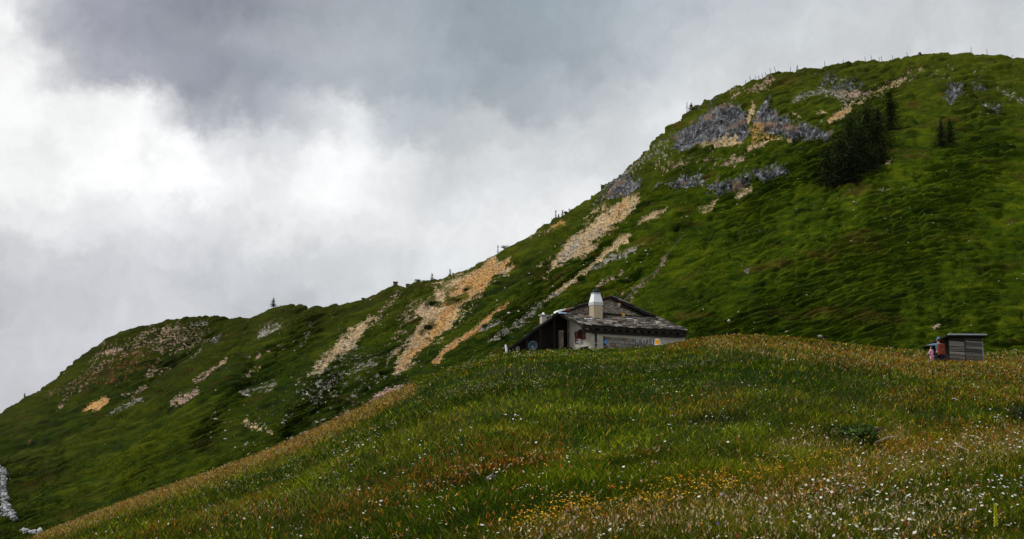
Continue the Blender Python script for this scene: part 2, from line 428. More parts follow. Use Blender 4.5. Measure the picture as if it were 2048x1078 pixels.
# gullies (+) and spurs (-): centre line, half-width in pixels, metres further from / nearer to the eye
FOLDS = [([(1000, 545), (900, 640), (800, 745), (700, 830)], 42, 5.0), ([(1060, 540), (965, 635), (880, 720)], 36, -3.6),
         ([(1400, 430), (1330, 520), (1260, 590), (1190, 650)], 42, 4.0), ([(1330, 300), (1200, 430), (1090, 530), (990, 620)], 46, -3.0),
         ([(1800, 210), (1710, 320), (1620, 390), (1530, 440)], 60, 4.5), ([(1900, 290), (1780, 385), (1660, 480), (1500, 610)], 80, -3.2),
         ([(640, 650), (560, 730), (480, 800), (430, 870)], 34, 5.5), ([(600, 625), (500, 715), (390, 820), (220, 930)], 40, -5.0), ([(690, 640), (610, 730), (540, 810)], 22, 2.6), ([(520, 660), (430, 740), (330, 820), (200, 900)], 24, 3.2), ([(470, 690), (360, 780), (260, 850)], 20, -2.2), ([(420, 800), (300, 880), (180, 960)], 26, 2.4), ([(560, 840), (420, 920), (300, 980)], 26, -2.0),
         ([(770, 590), (705, 660), (630, 745), (565, 830)], 30, -5.0), ([(1960, 130), (2010, 260), (1990, 380), (1900, 560)], 70, 1.2),
         ([(2100, 160), (2130, 330), (2080, 560)], 80, -1.5), ([(300, 790), (180, 900), (60, 980)], 40, 2.0), ([(1240, 480), (1180, 545), (1100, 600), (1000, 670)], 18, 1.6),
         ([(1450, 300), (1300, 420), (1200, 520)], 30, 1.8), ([(1700, 140), (1640, 180), (1500, 210)], 30, 2.0)]

ROCK, TAN, ORANGE, GREYSCREE, PINK, RUSTSOIL = 'rock', 'tan', 'orange', 'grey', 'pink', 'rustsoil'
PAINT = [  # (kind, polygon or None, stroke or None, edge roughness, cover)
    (ROCK, [(1345, 292), (1350, 268), (1385, 250), (1420, 225), (1450, 203), (1475, 208), (1492, 225), (1500, 245), (1497, 276), (1480, 286), (1450, 284), (1420, 283), (1390, 293), (1360, 299)], None, 7, 1),
    (ROCK, [(1502, 250), (1512, 215), (1530, 198), (1545, 208), (1560, 225), (1575, 230), (1590, 240), (1610, 250), (1640, 256), (1664, 260), (1664, 276), (1630, 283), (1600, 281), (1570, 276), (1545, 269), (1520, 262)], None, 7, 1),
    (TAN, [(1385, 290), (1405, 278), (1430, 284), (1450, 270), (1470, 272), (1490, 283), (1470, 293), (1420, 294)], None, 6, .8),
    (ORANGE, [(1497, 297), (1500, 262), (1511, 235), (1520, 238), (1528, 262), (1562, 277), (1535, 287), (1505, 298)], None, 9, .6),
    (TAN, None, [(1497, 238, 4), (1508, 210, 4)], 3, 1), (TAN, None, [(1500, 295, 4), (1540, 283, 4), (1580, 280, 3)], 3, .9),
    (ROCK, [(1645, 163), (1665, 142), (1690, 153), (1720, 163), (1742, 182), (1715, 192), (1690, 182), (1660, 182)], None, 10, .6),
    (GREYSCREE, None, [(1593, 200, 6), (1640, 184, 8), (1690, 190, 7)], 8, .7), (ROCK, [(1886, 186), (1900, 158), (1916, 160), (1930, 172), (1928, 192), (1915, 200), (1905, 207), (1893, 196)], None, 7, .85),
    (ROCK, None, [(1940, 168, 5), (1972, 178, 5)], 7, .6), (GREYSCREE, None, [(2005, 184, 6), (2055, 204, 9)], 8, .55), (ROCK, None, [(1972, 212, 8), (1995, 212, 8)], 8, .5),
    (PINK, None, [(1470, 188, 5), (1510, 176, 8), (1545, 160, 6)], 8, .6), (ROCK, None, [(1630, 150, 6), (1660, 146, 5)], 7, .5), (GREYSCREE, None, [(1690, 200, 6), (1770, 180, 6)], 9, .45),
    (ROCK, [(1183, 410), (1208, 375), (1245, 354), (1275, 350), (1280, 374), (1265, 392), (1235, 400), (1205, 406)], None, 8, .92),
    (ROCK, [(1308, 377), (1345, 354), (1385, 344), (1420, 351), (1450, 360), (1480, 354), (1500, 346), (1495, 370), (1488, 388), (1440, 391), (1425, 382), (1380, 372), (1340, 379)], None, 10, .85),
    (ROCK, [(1495, 345), (1530, 337), (1565, 335), (1588, 340), (1575, 351), (1520, 356)], None, 7, .9), (TAN, None, [(1470, 388, 4), (1500, 378, 4)], 4, .9), (TAN, None, [(1404, 418, 6), (1426, 400, 6)], 7, .6),
    (GREYSCREE, None, [(1230, 345, 8), (1280, 325, 12), (1330, 300, 10)], 10, .4), (PINK, None, [(1330, 335, 10), (1400, 320, 14), (1480, 318, 10)], 12, .28), (PINK, None, [(1440, 330, 4), (1480, 318, 5)], 5, .6),
    (TAN, [(868, 572), (905, 553), (950, 535), (985, 518), (1014, 522), (1009, 541), (986, 561), (962, 592), (928, 622), (906, 647), (882, 671), (852, 701), (822, 726), (797, 742), (787, 724), (800, 700), (820, 670), (837, 640), (828, 620), (845, 600), (866, 586)], None, 13, 1.35),
    (ORANGE, [(925, 550), (985, 521), (1010, 526), (975, 570), (920, 618), (880, 662), (830, 712), (800, 735), (850, 660), (900, 600)], None, 14, 1.1),
    ('grass', None, [(898, 602, 9), (932, 594, 7)], 9, .9), ('grass', None, [(855, 604, 9), (876, 606, 7)], 9, .9), ('grass', None, [(866, 645, 6), (846, 660, 5)], 8, .8), ('grass', None, [(925, 580, 4), (940, 574, 4)], 5, .8), ('grass', None, [(878, 572, 7), (905, 575, 6)], 7, .75),
    (PINK, None, [(845, 605, 14), (810, 640, 16), (800, 680, 10)], 14, .35), (PINK, None, [(790, 590, 8), (760, 640, 12)], 12, .25),
    (TAN, None, [(1264, 402, 13), (1232, 425, 18), (1190, 462, 17), (1150, 495, 16), (1112, 520, 11), (1084, 536, 4)], 11, 1.25), (ORANGE, None, [(1250, 405, 8), (1240, 430, 9), (1225, 450, 6)], 8, .7), (TAN, None, [(1216, 402, 5), (1172, 440, 5)], 5, .8), (GREYSCREE, None, [(1200, 460, 10), (1120, 515, 9)], 9, .5),
    (TAN, None, [(1332, 418, 5), (1302, 434, 7), (1278, 448, 3)], 5, 1.3), (PINK, None, [(1375, 432, 3), (1352, 440, 2)], 3, .7),
    (TAN, None, [(1257, 472, 5), (1235, 488, 7), (1212, 503, 6), (1195, 522, 4)], 4, 1.5), (TAN, None, [(1195, 522, 3), (1168, 546, 3), (1140, 566, 3), (1110, 588, 3), (1085, 602, 1)], 2, 1.5),
    (GREYSCREE, None, [(1285, 488, 3), (1250, 505, 6), (1212, 520, 4), (1180, 545, 2)], 4, .75), (ORANGE, None, [(1016, 602, 2), (968, 640, 5), (930, 674, 6), (889, 703, 5), (868, 724, 3)], 3, 1.5), (GREYSCREE, None, [(990, 640, 6), (965, 660, 5)], 6, .5),
    (GREYSCREE, None, [(1110, 588, 3), (1060, 625, 4), (1044, 640, 5), (1005, 668, 6), (976, 682, 3)], 4, .8), (PINK, None, [(1196, 572, 5), (1228, 553, 8), (1248, 547, 4)], 6, .75), (PINK, None, [(1262, 594, 5), (1288, 562, 7), (1318, 540, 6), (1326, 515, 3)], 6, .7), (PINK, None, [(1240, 590, 6), (1265, 575, 5)], 6, .5),
    (ORANGE, None, [(1128, 446, 4), (1104, 455, 3)], 3, .9), (PINK, None, [(1060, 470, 4), (1100, 455, 3)], 5, .35),
    (TAN, None, [(748, 638, 8), (712, 668, 10), (682, 698, 11), (652, 724, 8), (628, 746, 3)], 8, 1.0), (GREYSCREE, None, [(700, 690, 16), (650, 735, 14)], 12, .3),
    (PINK, [(736, 806), (755, 785), (800, 768), (813, 772), (790, 792), (760, 808)], None, 4, 1.6), (GREYSCREE, None, [(742, 806, 4), (690, 832, 8), (655, 850, 7), (605, 868, 7), (570, 882, 3)], 6, .85), (RUSTSOIL, None, [(735, 808, 4), (690, 824, 4)], 5, .6), (TAN, None, [(730, 816, 3), (660, 850, 3)], 2, .8),
    (GREYSCREE, None, [(600, 880, 3), (560, 905, 3), (520, 930, 2)], 4, .5), (RUSTSOIL, None, [(690, 850, 4), (590, 900, 3)], 5, .4),
    (GREYSCREE, [(590, 780), (625, 730), (690, 705), (790, 690), (760, 780), (690, 800), (630, 810)], None, 26, .22), (GREYSCREE, None, [(640, 760, 20), (740, 720, 20)], 20, .3), (GREYSCREE, None, [(530, 850, 24), (680, 790, 20)], 20, .14),
    (TAN, None, [(440, 736, 4), (452, 720, 4)], 3, .9), (PINK, None, [(388, 762, 3), (420, 746, 4), (440, 736, 3)], 4, .7), (PINK, None, [(347, 808, 5), (396, 788, 5)], 5, .7), (GREYSCREE, None, [(485, 787, 4), (548, 768, 5)], 5, .7), (PINK, None, [(490, 755, 5), (520, 738, 5)], 6, .5),
    (GREYSCREE, None, [(520, 668, 7), (556, 648, 5)], 7, .65), (GREYSCREE, None, [(600, 690, 4), (625, 650, 3)], 4, .5), (PINK, None, [(560, 690, 4), (500, 720, 4)], 7, .35), (ROCK, None, [(428, 678, 7), (437, 664, 5)], 5, .7),
    (GREYSCREE, None, [(213, 828, 4), (285, 800, 3)], 3, .75), (GREYSCREE, None, [(320, 745, 4), (400, 700, 3)], 4, .5), (PINK, None, [(247, 795, 3), (290, 775, 3)], 4, .5), (TAN, None, [(495, 845, 5), (540, 860, 5)], 6, .5),
    (TAN, [(1645, 245), (1670, 228), (1698, 214), (1700, 222), (1672, 242), (1655, 248)], None, 4, 1.5), (ORANGE, None, [(1655, 242, 4), (1690, 222, 4)], 3, .8), (PINK, None, [(1690, 188, 5), (1755, 182, 7), (1800, 160, 7), (1842, 138, 5)], 9, .6), (TAN, None, [(1760, 180, 5), (1798, 166, 5)], 6, .8),
    (TAN, None, [(1588, 226, 4), (1600, 236, 5)], 3, .95), (TAN, None, [(1632, 228, 2), (1650, 222, 3)], 2, .8), (TAN, None, [(1700, 210, 4), (1738, 198, 4)], 5, .7), (TAN, None, [(1773, 326, 2), (1784, 318, 3)], 3, .8), (GREYSCREE, None, [(1766, 382, 3), (1786, 376, 3)], 4, .5), (GREYSCREE, None, [(1860, 150, 20), (1960, 150, 20)], 18, .12),
    (PINK, None, [(1860, 657, 2), (1876, 651, 3)], 3, .8), (GREYSCREE, None, [(1490, 540, 2), (1500, 530, 2)], 3, .5), (ROCK, None, [(1450, 182, 3), (1400, 215, 3)], 4, .4), (GREYSCREE, None, [(1340, 270, 5), (1300, 300, 5)], 6, .35),
]
FAR_PAINT = [
    (RUSTSOIL, [(150, 770), (230, 690), (340, 660), (300, 720), (220, 770)], None, 20, .34), ('pink', None, [(300, 745, 5), (340, 735, 4)], 7, .4),
    (ORANGE, [(165, 823), (185, 805), (208, 793), (222, 798), (213, 808), (190, 820)], None, 3, 1.4), (RUSTSOIL, None, [(40, 896, 3), (62, 878, 3)], 5, .4),
    (PINK, [(100, 790), (180, 715), (240, 690), (250, 715), (180, 770), (120, 810)], None, 18, .28), (PINK, [(200, 690), (330, 650), (420, 655), (400, 690), (300, 700), (240, 715)], None, 18, .3), (RUSTSOIL, [(90, 790), (160, 735), (260, 720), (200, 770)], None, 16, .2),
    (PINK, None, [(205, 706, 5), (255, 698, 6)], 5, .6), (PINK, None, [(310, 658, 5), (370, 655, 5)], 7, .5), (GREYSCREE, None, [(380, 648, 4), (410, 645, 4)], 4, .5), (PINK, None, [(312, 700, 4), (325, 695, 4)], 4, .6), (PINK, None, [(250, 790, 4), (290, 772, 3)], 4, .5),
]
COLS = {ROCK: (.10, .103, .111), TAN: (.44, .33, .19), ORANGE: (.46, .27, .10), GREYSCREE: (.27, .25, .22), PINK: (.36, .25, .19), RUSTSOIL: (.15, .06, .03)}

def paint(px, py, X, Y, Z, items):
    """cover by bare ground of each kind at the vertices, broken up by noise into stones and turf"""
    wob = 1.0 * fbm(X * .35, Y * .35, Z * .5, 41, 3)
    fine = fbm(X * 1.3, Y * 1.3, Z * 1.6, 47, 3, .7)
    speck = vnoise(X * 1.9, Y * 1.9, Z * 2.6, 53) * .6 + vnoise(X * 4.1, Y * 4.1, Z * 5.0, 54) * .6
    cov = {}
    for kind, poly, strk, er, cover in items:
        pts = poly or strk
        pad = 60
        x0 = min(p[0] for p in pts) - pad; x1 = max(p[0] for p in pts) + pad
        y0 = min(p[1] for p in pts) - pad; y1 = max(p[1] for p in pts) + pad
        sel = np.nonzero((px > x0) & (px < x1) & (py > y0) & (py < y1))
        if not len(sel[0]): continue
        sx, sy = px[sel], py[sel]
        d = polysd(sx, sy, poly) if poly else stroke(sx, sy, strk)
        ru = (sx * -.62 + sy * .78); rv = (sx * .78 + sy * .62)          # runnels down the fall line
        d = d + er * (wob[sel] * 0.7 + fine[sel] * 0.8 + .9 * vnoise(ru * .018, rv * .13, 0, 43))
        m = sstep(-1.0, 2.0, d) if kind == 'grass' else sstep(-er * .8 - 1.0, -er * .2 + .5, d)
        if kind == 'grass':
            for k in cov: cov[k][sel] *= 1 - m * cover
            continue
        # partial cover: stones showing through turf
        ceff = cover * sstep(-er * .9 - 1.5, er * .9 + 2.0, d)
        thr = np.interp(ceff, [0, .15, .3, .5, .7, .9, 1], [1.2, .42, .26, .06, -.16, -.5, -1.3])
        m = m * sstep(thr - .08, thr + .12, speck[sel])
        c = cov.setdefault(kind, np.zeros(px.shape))
        c[sel] = np.maximum(c[sel], m)
        for k in cov:
            if k != kind: cov[k][sel] *= 1 - m
    return cov

def facets(x, y, z, seed, crack=0.0):
    """broken rock: every cell of a jittered lattice is a block with its own height and tilt"""
    xi, yi, zi = np.floor(x), np.floor(y), np.floor(z)
    best = np.full(x.shape, 1e9); sec = best.copy(); out = np.zeros(x.shape)
    for dx in (-1, 0, 1):
        for dy in (-1, 0, 1):
            for dz in (-1, 0, 1):
                cx_, cy_, cz_ = xi + dx, yi + dy, zi + dz
                jx = x - (cx_ + hash3(cx_, cy_, cz_, seed)); jy = y - (cy_ + hash3(cx_, cy_, cz_, seed + 1)); jz = z - (cz_ + hash3(cx_, cy_, cz_, seed + 2))
                d = jx * jx + jy * jy + jz * jz
                v = hash3(cx_, cy_, cz_, seed + 3) * 1.1 - .55 + (hash3(cx_, cy_, cz_, seed + 4) - .5) * 2.0 * jx + (hash3(cx_, cy_, cz_, seed + 5) - .15) * 1.5 * jz + (hash3(cx_, cy_, cz_, seed + 6) - .5) * 1.2 * jy
                m = d < best
                sec = np.where(m, best, np.minimum(sec, d)); best = np.where(m, d, best); out = np.where(m, v, out)
    return out - crack * np.clip(1 - (np.sqrt(sec) - np.sqrt(best)) / .22, 0, 1)

def smooth2(a, n):
    for ax in (0, 1):
        k = np.ones(2 * n + 1) / (2 * n + 1)
        a = np.apply_along_axis(lambda v: np.convolve(np.pad(v, n, mode='edge'), k, mode='valid'), ax, a)
    return a

class Slope:
    pass

def build_slope(name, label, crest, yc, base, yb, a0px, a1px, na, nt, folds, items, back=14, tuft=1.0, tone=1.0, seed=0):
    ca, ce = px_dir([p[0] for p in crest], [p[1] for p in crest])
    ba, be = px_dir([p[0] for p in base], [p[1] for p in base])
    lo, _ = px_dir(a0px, 600); hi, _ = px_dir(a1px, 600)
    aa = np.linspace(float(lo), float(hi), na)
    ec = np.interp(aa, ca, ce); eb = np.interp(aa, ba, be)
    k = np.exp(-0.5 * (np.arange(-6, 7) / 2.5) ** 2); k /= k.sum()
    ec = np.convolve(np.pad(ec, 6, mode='edge'), k, mode='valid')
    gy = lambda tab: np.interp(aa, px_dir([p[0] for p in tab], [700.0] * len(tab))[0], [p[1] for p in tab])
    Yc = gy(yc); Yb = gy(yb)
    t = np.linspace(0, 1, nt)[None, :]
    E = eb[:, None] + (ec - eb)[:, None] * t
    S = ((ec * Yc - eb * Yb) / (Yc - Yb))[:, None]
    Y = (S * Yb[:, None] - (eb * Yb)[:, None]) / np.maximum(S - E, 1e-3)
    A = aa[:, None] + 0 * E
    px, py = to_px(A * Y, Y, E * Y)
    fold = np.zeros(Y.shape)
    for pts, wd, amp in folds:
        d = -stroke(px, py, [(p[0], p[1], 0) for p in pts])
        fold += amp * np.exp(-(d / wd) ** 2)
    fold += 2.2 * fbm(A * 14, E * 10, 0, 61 + seed, 3) + 1.2 * fbm(A * 40, E * 26, 0, 62 + seed, 2)
    fold *= np.clip((1 - t) * 12, 0.25, 1) * np.clip(t * 8, 0.0, 1)
    Y = Y + fold
    X = A * Y; Z = E * Y
    cov = paint(px, py, X, Y, Z, items)
    rock = cov.get(ROCK, np.zeros(Y.shape))
    bare = sum(v for v in cov.values()) if cov else np.zeros(Y.shape)
    bare = np.clip(bare, 0, 1) + 0 * Y
    rs = smooth2(rock, 6)
    Yr = Y - rs * (1.8 + 1.6 * fbm(X * .22, Y * .22, Z * .10, 71, 3))
    X = A * Yr; Y = Yr; Z = E * Yr
    # outward normal of the smooth slope
    P = np.stack([X, Y, Z], -1)
    gu = np.gradient(P, axis=0); gv = np.gradient(P, axis=1)
    N = np.cross(gu, gv); N /= np.linalg.norm(N, axis=-1, keepdims=True) + 1e-12
    N *= np.where((N * P).sum(-1, keepdims=True) > 0, -1, 1)
    # turf: small terraces along the contour, tussocks
    warp = 0.6 * fbm(X * .12, Y * .12, Z * .12, 81, 3)
    KS = np.interp(px, [-300, 0, 600, 1000, 1400, 1700, 1850, 1950, 2048, 2400], [.30, .32, .40, .42, .32, .26, .12, .02, -.06, -.06])
    qa = np.concatenate([np.zeros((1, KS.shape[1])), np.cumsum(.5 * (KS[1:] + KS[:-1]) * np.diff(A, axis=0), axis=0)], 0)
    q = (E - qa) * 150.0                       # runs with the sheep terraces
    s_ = A * 150.0
    lw = .5 * fbm(s_ * .10, q * .10, 0, 80, 3)
    ter = .45 * vnoise(s_ * .26, q * 2.2 + lw * 3, 0, 82) + 1.0 * vnoise(s_ * .36 + 7, q * 4.0 + lw * 5, 0, 83) + .55 * vnoise(s_ * 1.1 + 3, q * 6.8 + lw * 14, 0, 89)
    veg = .4 * vnoise(s_ * .30 + 31, q * 1.4 + lw * 3, 0, 182) + .9 * vnoise(s_ * .45 + 17, q * 4.4 + lw * 5, 0, 183) + .6 * vnoise(s_ * 1.5 + 17, q * 7 + lw * 10, 0, 184)
    tus = fbm(X * 1.1, Y * 1.1, Z * 1.5, 84, 3, .6)
    lump = fbm(X * .1, Y * .1, Z * .14, 85, 3)
    amp = np.clip(Y / 170, .3, 1) * np.interp(px, [0, 700, 1100], [.62, .75, 1.0])
    gr = np.clip(1 - np.abs(vnoise(s_ * .24 + 51, q * 2.3 + lw * 4, 0, 281)) * 3.2, 0, 1) + .8 * np.clip(1 - np.abs(vnoise(s_ * .45 + 71, q * 3.9 + lw * 6, 0, 282)) * 2.6, 0, 1)
    disp = tuft * (1 - bare) * amp * (0.34 * ter - 0.52 * gr + 0.14 * tus + .16) + 0.55 * lump
    stony = np.clip(bare - rock, 0, 1)
    disp += stony * (0.20 * fbm(X * 1.9, Y * 1.9, Z * 2.2, 86, 3, .8) - 0.18)
    crag = np.abs(fbm(X * .55, Y * .55, Z * .28, 87, 4, .6)); crag2 = np.abs(fbm(X * 1.6, Y * 1.6, Z * .9, 88, 3, .6))
    fac = np.zeros(Y.shape); fcol = np.zeros(Y.shape)
    ri = np.nonzero(rs > .02)
    if len(ri[0]):
        fac[ri] = .50 * facets(X[ri] * .30, Y[ri] * .30, Z[ri] * .26, 88, .7) + .36 * facets(X[ri] * .8, Y[ri] * .8, Z[ri] * .6, 98, .8) + .26 * facets(X[ri] * 1.9, Y[ri] * 1.9, Z[ri] * 1.2, 99, .9)
        fcol[ri] = .7 * facets(X[ri] * .8 + 9, Y[ri] * .8, Z[ri] * .6, 198) + .8 * facets(X[ri] * 1.9 + 5, Y[ri] * 1.9, Z[ri] * 1.3, 199)
    disp += np.clip(rs * 1.3, 0, 1) * (.95 * fac + .35 * fbm(X * 2.2, Y * 2.2, Z * 1.2, 78, 3, .7) - .2)
    disp *= np.clip(t * 30, 0, 1)
    Pd = P + N * disp[..., None]
    # colour of what grows or lies there
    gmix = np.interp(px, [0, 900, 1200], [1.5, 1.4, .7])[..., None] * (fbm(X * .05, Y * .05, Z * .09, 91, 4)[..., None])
    gf = (0.62 * veg + .4 * fbm(X * .6, Y * .6, Z * 1.6, 92, 2))[..., None]
    dry = fbm(X * .16, Y * .16, Z * .45, 93, 3)[..., None]
    g0 = np.array((.008, .018, .002)); g1 = np.array((.034, .056, .002)); g2 = np.array((.088, .104, .004)); gb = np.array((.075, .050, .010))
    f = np.clip(.42 + .5 * gf + .35 * gmix, 0, 1)
    c = np.where(f < .5, g0 + (g1 - g0) * f * 2, g1 + (g2 - g1) * (f - .5) * 2)
    db = sstep(.24, .6, dry - .25 * gf) * .55
    c = c + (gb - c) * db
    # drier, browner turf towards the ridge; lusher at the foot
    up = np.clip((t - .68) * 2.6, 0, 1)[..., None] * np.ones_like(f)
    c = c + (np.array((.075, .07, .010)) - c) * up * .38
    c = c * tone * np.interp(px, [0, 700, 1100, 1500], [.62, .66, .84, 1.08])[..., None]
    st = fbm(X * 2.3, Y * 2.3, Z * 2.8, 95, 3, .75)[..., None]
    st2 = vnoise(X * .4, Y * .4, Z * .5, 96)[..., None]
    for kind, m in cov.items():
        k = np.array(COLS[kind])
        kc = k * (1 + .55 * st + .18 * st2)
        if kind == ROCK:
            kc = k * np.clip(.72 * np.exp(.8 * st + .4 * st2 + 1.35 * fcol[..., None]), .2, 3.2)
            ox = sstep(.22, .5, fbm(X * .3, Y * .3, Z * .22, 97, 3))[..., None]
            kc = kc + (np.array((.24, .15, .085)) * (1 + .5 * st) - kc) * ox * .6
        c = c + (np.clip(kc, .01, .8) - c) * m[..., None]
    # far side of the ridge
    d = np.linspace(0, 1, back + 1)[1:] ** 1.6 * 70
    Yk = Pd[:, -1, 1][:, None] + d[None, :]
    Zk = Pd[:, -1, 2][:, None] + (ec[:, None] - .02) * d[None, :] - .010 * d[None, :] ** 2
    Xk = Pd[:, -1, 0][:, None] + aa[:, None] * d[None, :]
    V = np.concatenate([Pd, np.stack([Xk, Yk, Zk], -1)], 1)
    cb = np.broadcast_to(np.array((.05, .07, .01)), (na, back, 3))
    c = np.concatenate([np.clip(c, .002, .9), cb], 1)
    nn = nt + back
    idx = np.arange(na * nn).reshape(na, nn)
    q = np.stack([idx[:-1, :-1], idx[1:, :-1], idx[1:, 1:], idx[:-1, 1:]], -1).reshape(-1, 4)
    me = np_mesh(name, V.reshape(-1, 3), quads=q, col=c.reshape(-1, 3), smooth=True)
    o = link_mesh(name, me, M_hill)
    tag(o, label, kind='structure')
    s = Slope()
    s.px, s.py, s.P, s.N, s.cov, s.ec, s.aa, s.t, s.bare, s.rock, s.ter = px, py, Pd, N, cov, ec, aa, t, bare, rock, ter
    s.Yc, s.na, s.nt = Yc, na, nt
    return s

hill = build_slope('hillside', 'steep green mountainside with grey crags and tan scree', CREST, YC, BASE, YB, -300, 2450, 1560, 560, FOLDS, PAINT, seed=0)
FAR_CREST = [(-500, 1080), (-250, 960), (-100, 880), (0, 825), (60, 791), (120, 750), (150, 724), (180, 700), (210, 680), (240, 665), (270, 655), (300, 647), (325, 641), (350, 637), (375, 635), (400, 634), (440, 633), (475, 634), (505, 637), (560, 642), (640, 660), (760, 700), (900, 760)]
FAR_YC = [(-500, 190), (0, 230), (250, 270), (500, 300), (900, 300)]
FAR_BASE = [(-500, 1400), (-200, 1240), (0, 1130), (200, 1060), (500, 930), (900, 930)]
FAR_YB = [(-500, 90), (0, 100), (300, 130), (600, 190), (900, 200)]
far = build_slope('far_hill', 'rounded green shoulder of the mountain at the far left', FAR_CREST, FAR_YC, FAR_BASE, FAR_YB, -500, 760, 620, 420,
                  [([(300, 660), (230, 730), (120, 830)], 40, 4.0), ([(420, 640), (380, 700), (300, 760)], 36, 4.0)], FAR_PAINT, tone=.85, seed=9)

def slope_hit(s, px, py, lift=0.0):
    """point of a slope seen at a pixel"""
    i = int(np.argmin((s.px - px) ** 2 + (s.py - py) ** 2))
    p = s.P.reshape(-1, 3)[i]
    return Vector((float(p[0]), float(p[1]), float(p[2]) + lift))
# broad valley floor that closes the ground below and far off
def build_ground():
    n = 60
    xs = np.linspace(-700, 700, n); ys = np.linspace(-120, 900, n)
    X, Y = np.meshgrid(xs, ys, indexing='ij')
    Z = -34 + 4 * fbm(X * .01, Y * .01, 0, 101, 3)
    idx = np.arange(n * n).reshape(n, n)
    q = np.stack([idx[:-1, :-1], idx[1:, :-1], idx[1:, 1:], idx[:-1, 1:]], -1).reshape(-1, 4)
    me = np_mesh('ground', np.stack([X, Y, Z], -1).reshape(-1, 3), quads=q, col=np.broadcast_to(np.array((.04, .07, .008)), (n * n, 3)), smooth=True)
    tag(link_mesh('ground', me, M_meadow), kind='structure', label='green valley floor far below')
build_ground()
# ------------------------------------------------------------------ plants of the meadow
def ground_samples(n, ymin=8.5, spread=1.08, arange=(-.62, .62), near_pow=1.0):
    a = rng.uniform(arange[0], arange[1], n)
    _, rc = fg_params(a)
    u = rng.random(n) ** near_pow
    iy = 1 / ymin + (1 / (rc * spread) - 1 / ymin) * u
    y = 1 / iy
    x = a * y
    z = fg_z(x, y)
    px, py = to_px(x, y, z)
    return x, y, z, px, py

def blade_mesh(name, x, y, z, h, wd, lean, col, seg=2):
    """one bent, tapering blade per sample"""
    n = len(x)
    th = rng.uniform(0, 2 * np.pi, n)
    ld = rng.uniform(0, 2 * np.pi, n)
    wx, wy = np.cos(th) * wd * .5, np.sin(th) * wd * .5
    lx, ly = np.cos(ld) * lean * h, np.sin(ld) * lean * h
    b = np.stack([x, y, z - .03], -1)
    W = np.stack([wx, wy, np.zeros(n)], -1)
    mid = b + np.stack([lx * .35, ly * .35, h * .6], -1)
    tip = b + np.stack([lx, ly, h], -1)
    V = np.stack([b - W, b + W, mid + W * .75, mid - W * .75, tip], 1).reshape(-1, 3)
    i = np.arange(n)[:, None] * 5
    q = i + np.array([0, 1, 2, 3]); t = i + np.array([3, 2, 4])
    shade = np.array([1.0, 1.0, 1.0, 1.0, 1.0])[None, :, None]
    C = (col[:, None, :] * shade).reshape(-1, 3)
    return np_mesh(name, V, tris=t, quads=q, col=np.clip(C, 0, .9))

def pick(cols, p):
    return np.asarray(cols)[rng.choice(len(cols), size=p, p=None)]

def make_grass(n=560000, arange=(-.62, .62), where=''):
    x, y, z, px, py = ground_samples(n, near_pow=0.9, arange=arange)
    big = fbm(x * .12, y * .2, 0, 201, 4)
    med = fbm(x * .9, y * .9, 0, 202, 3)
    fine = rng.normal(0, .28, n)
    f = np.clip(.34 + .55 * big + .45 * med + fine, 0, 1)[:, None] ** 1.25
    c = np.where(f < .5, GREEN_D + (GREEN_M - GREEN_D) * f * 2, GREEN_M + (GREEN_L - GREEN_M) * (f - .5) * 2)
    lush = zone('lush', px, py); rust = zone('rust', px, py); beige = zone('beige', px, py); dark = zone('dark', px, py); yel = zone('yellow', px, py)
    r = rng.random(n)
    ol = np.clip(.13 + .45 * big - .35 * lush + .35 * yel + .25 * rust, 0.02, .7)
    c = np.where((r < ol)[:, None], OLIVE * rng.uniform(.5, 1.3, (n, 1)), c)
    r = rng.random(n)
    c = np.where((r < .24 * rust + .02)[:, None], RUST * rng.uniform(.4, 1.1, (n, 1)), c)
    r = rng.random(n)
    c = np.where((r < .34 * beige + .04 * (1 - lush))[:, None], STRAW * rng.uniform(.35, 1.1, (n, 1)), c)
    r = rng.random(n)
    c = np.where((r < .62 * zone('crest', px, py) * (.25 + .75 * sstep(-.25, .25, fbm(x * .35, y * .35, 0, 210, 3))))[:, None], np.array([(.52, .30, .04), (.46, .36, .05), (.50, .20, .03)])[rng.integers(0, 3, n)] * rng.uniform(.5, 1.15, (n, 1)), c)
    dk = np.clip(dark, 0, 1)[:, None]
    c = c * (1 - .72 * dk) + np.array((.006, .013, .002)) * .5 * dk  # shade of the swells put into grass colour, along with darker plants
    c = c * (1 + .15 * lush[:, None])
    c = c * np.exp(rng.normal(-.06, .42, (n, 1)))
    h = (.10 + .09 * rng.random(n) + .05 * med) * (1 - .15 * lush) * (1 + .25 * beige) * (1 + .15 * rust)
    h = np.clip(h, .06, .4) * np.interp(y, [10, 25, 90], [.95, 1.0, 1.1])
    wd = np.maximum(.006, .62 * y / 1100.0) * rng.uniform(.7, 1.5, n)
    me = blade_mesh('meadow_grass', x, y, z, h, wd, rng.uniform(.3, 1.5, n), c)
    tag(link_mesh('meadow_grass', me, M_blade), kind='stuff', label='short green and olive summer grass on the foreground hill' + where)
make_grass()
make_grass(70000, (-.9, -.60), ' left of the hut')
make_grass(70000, (.60, 1.0), ' right of the shed')

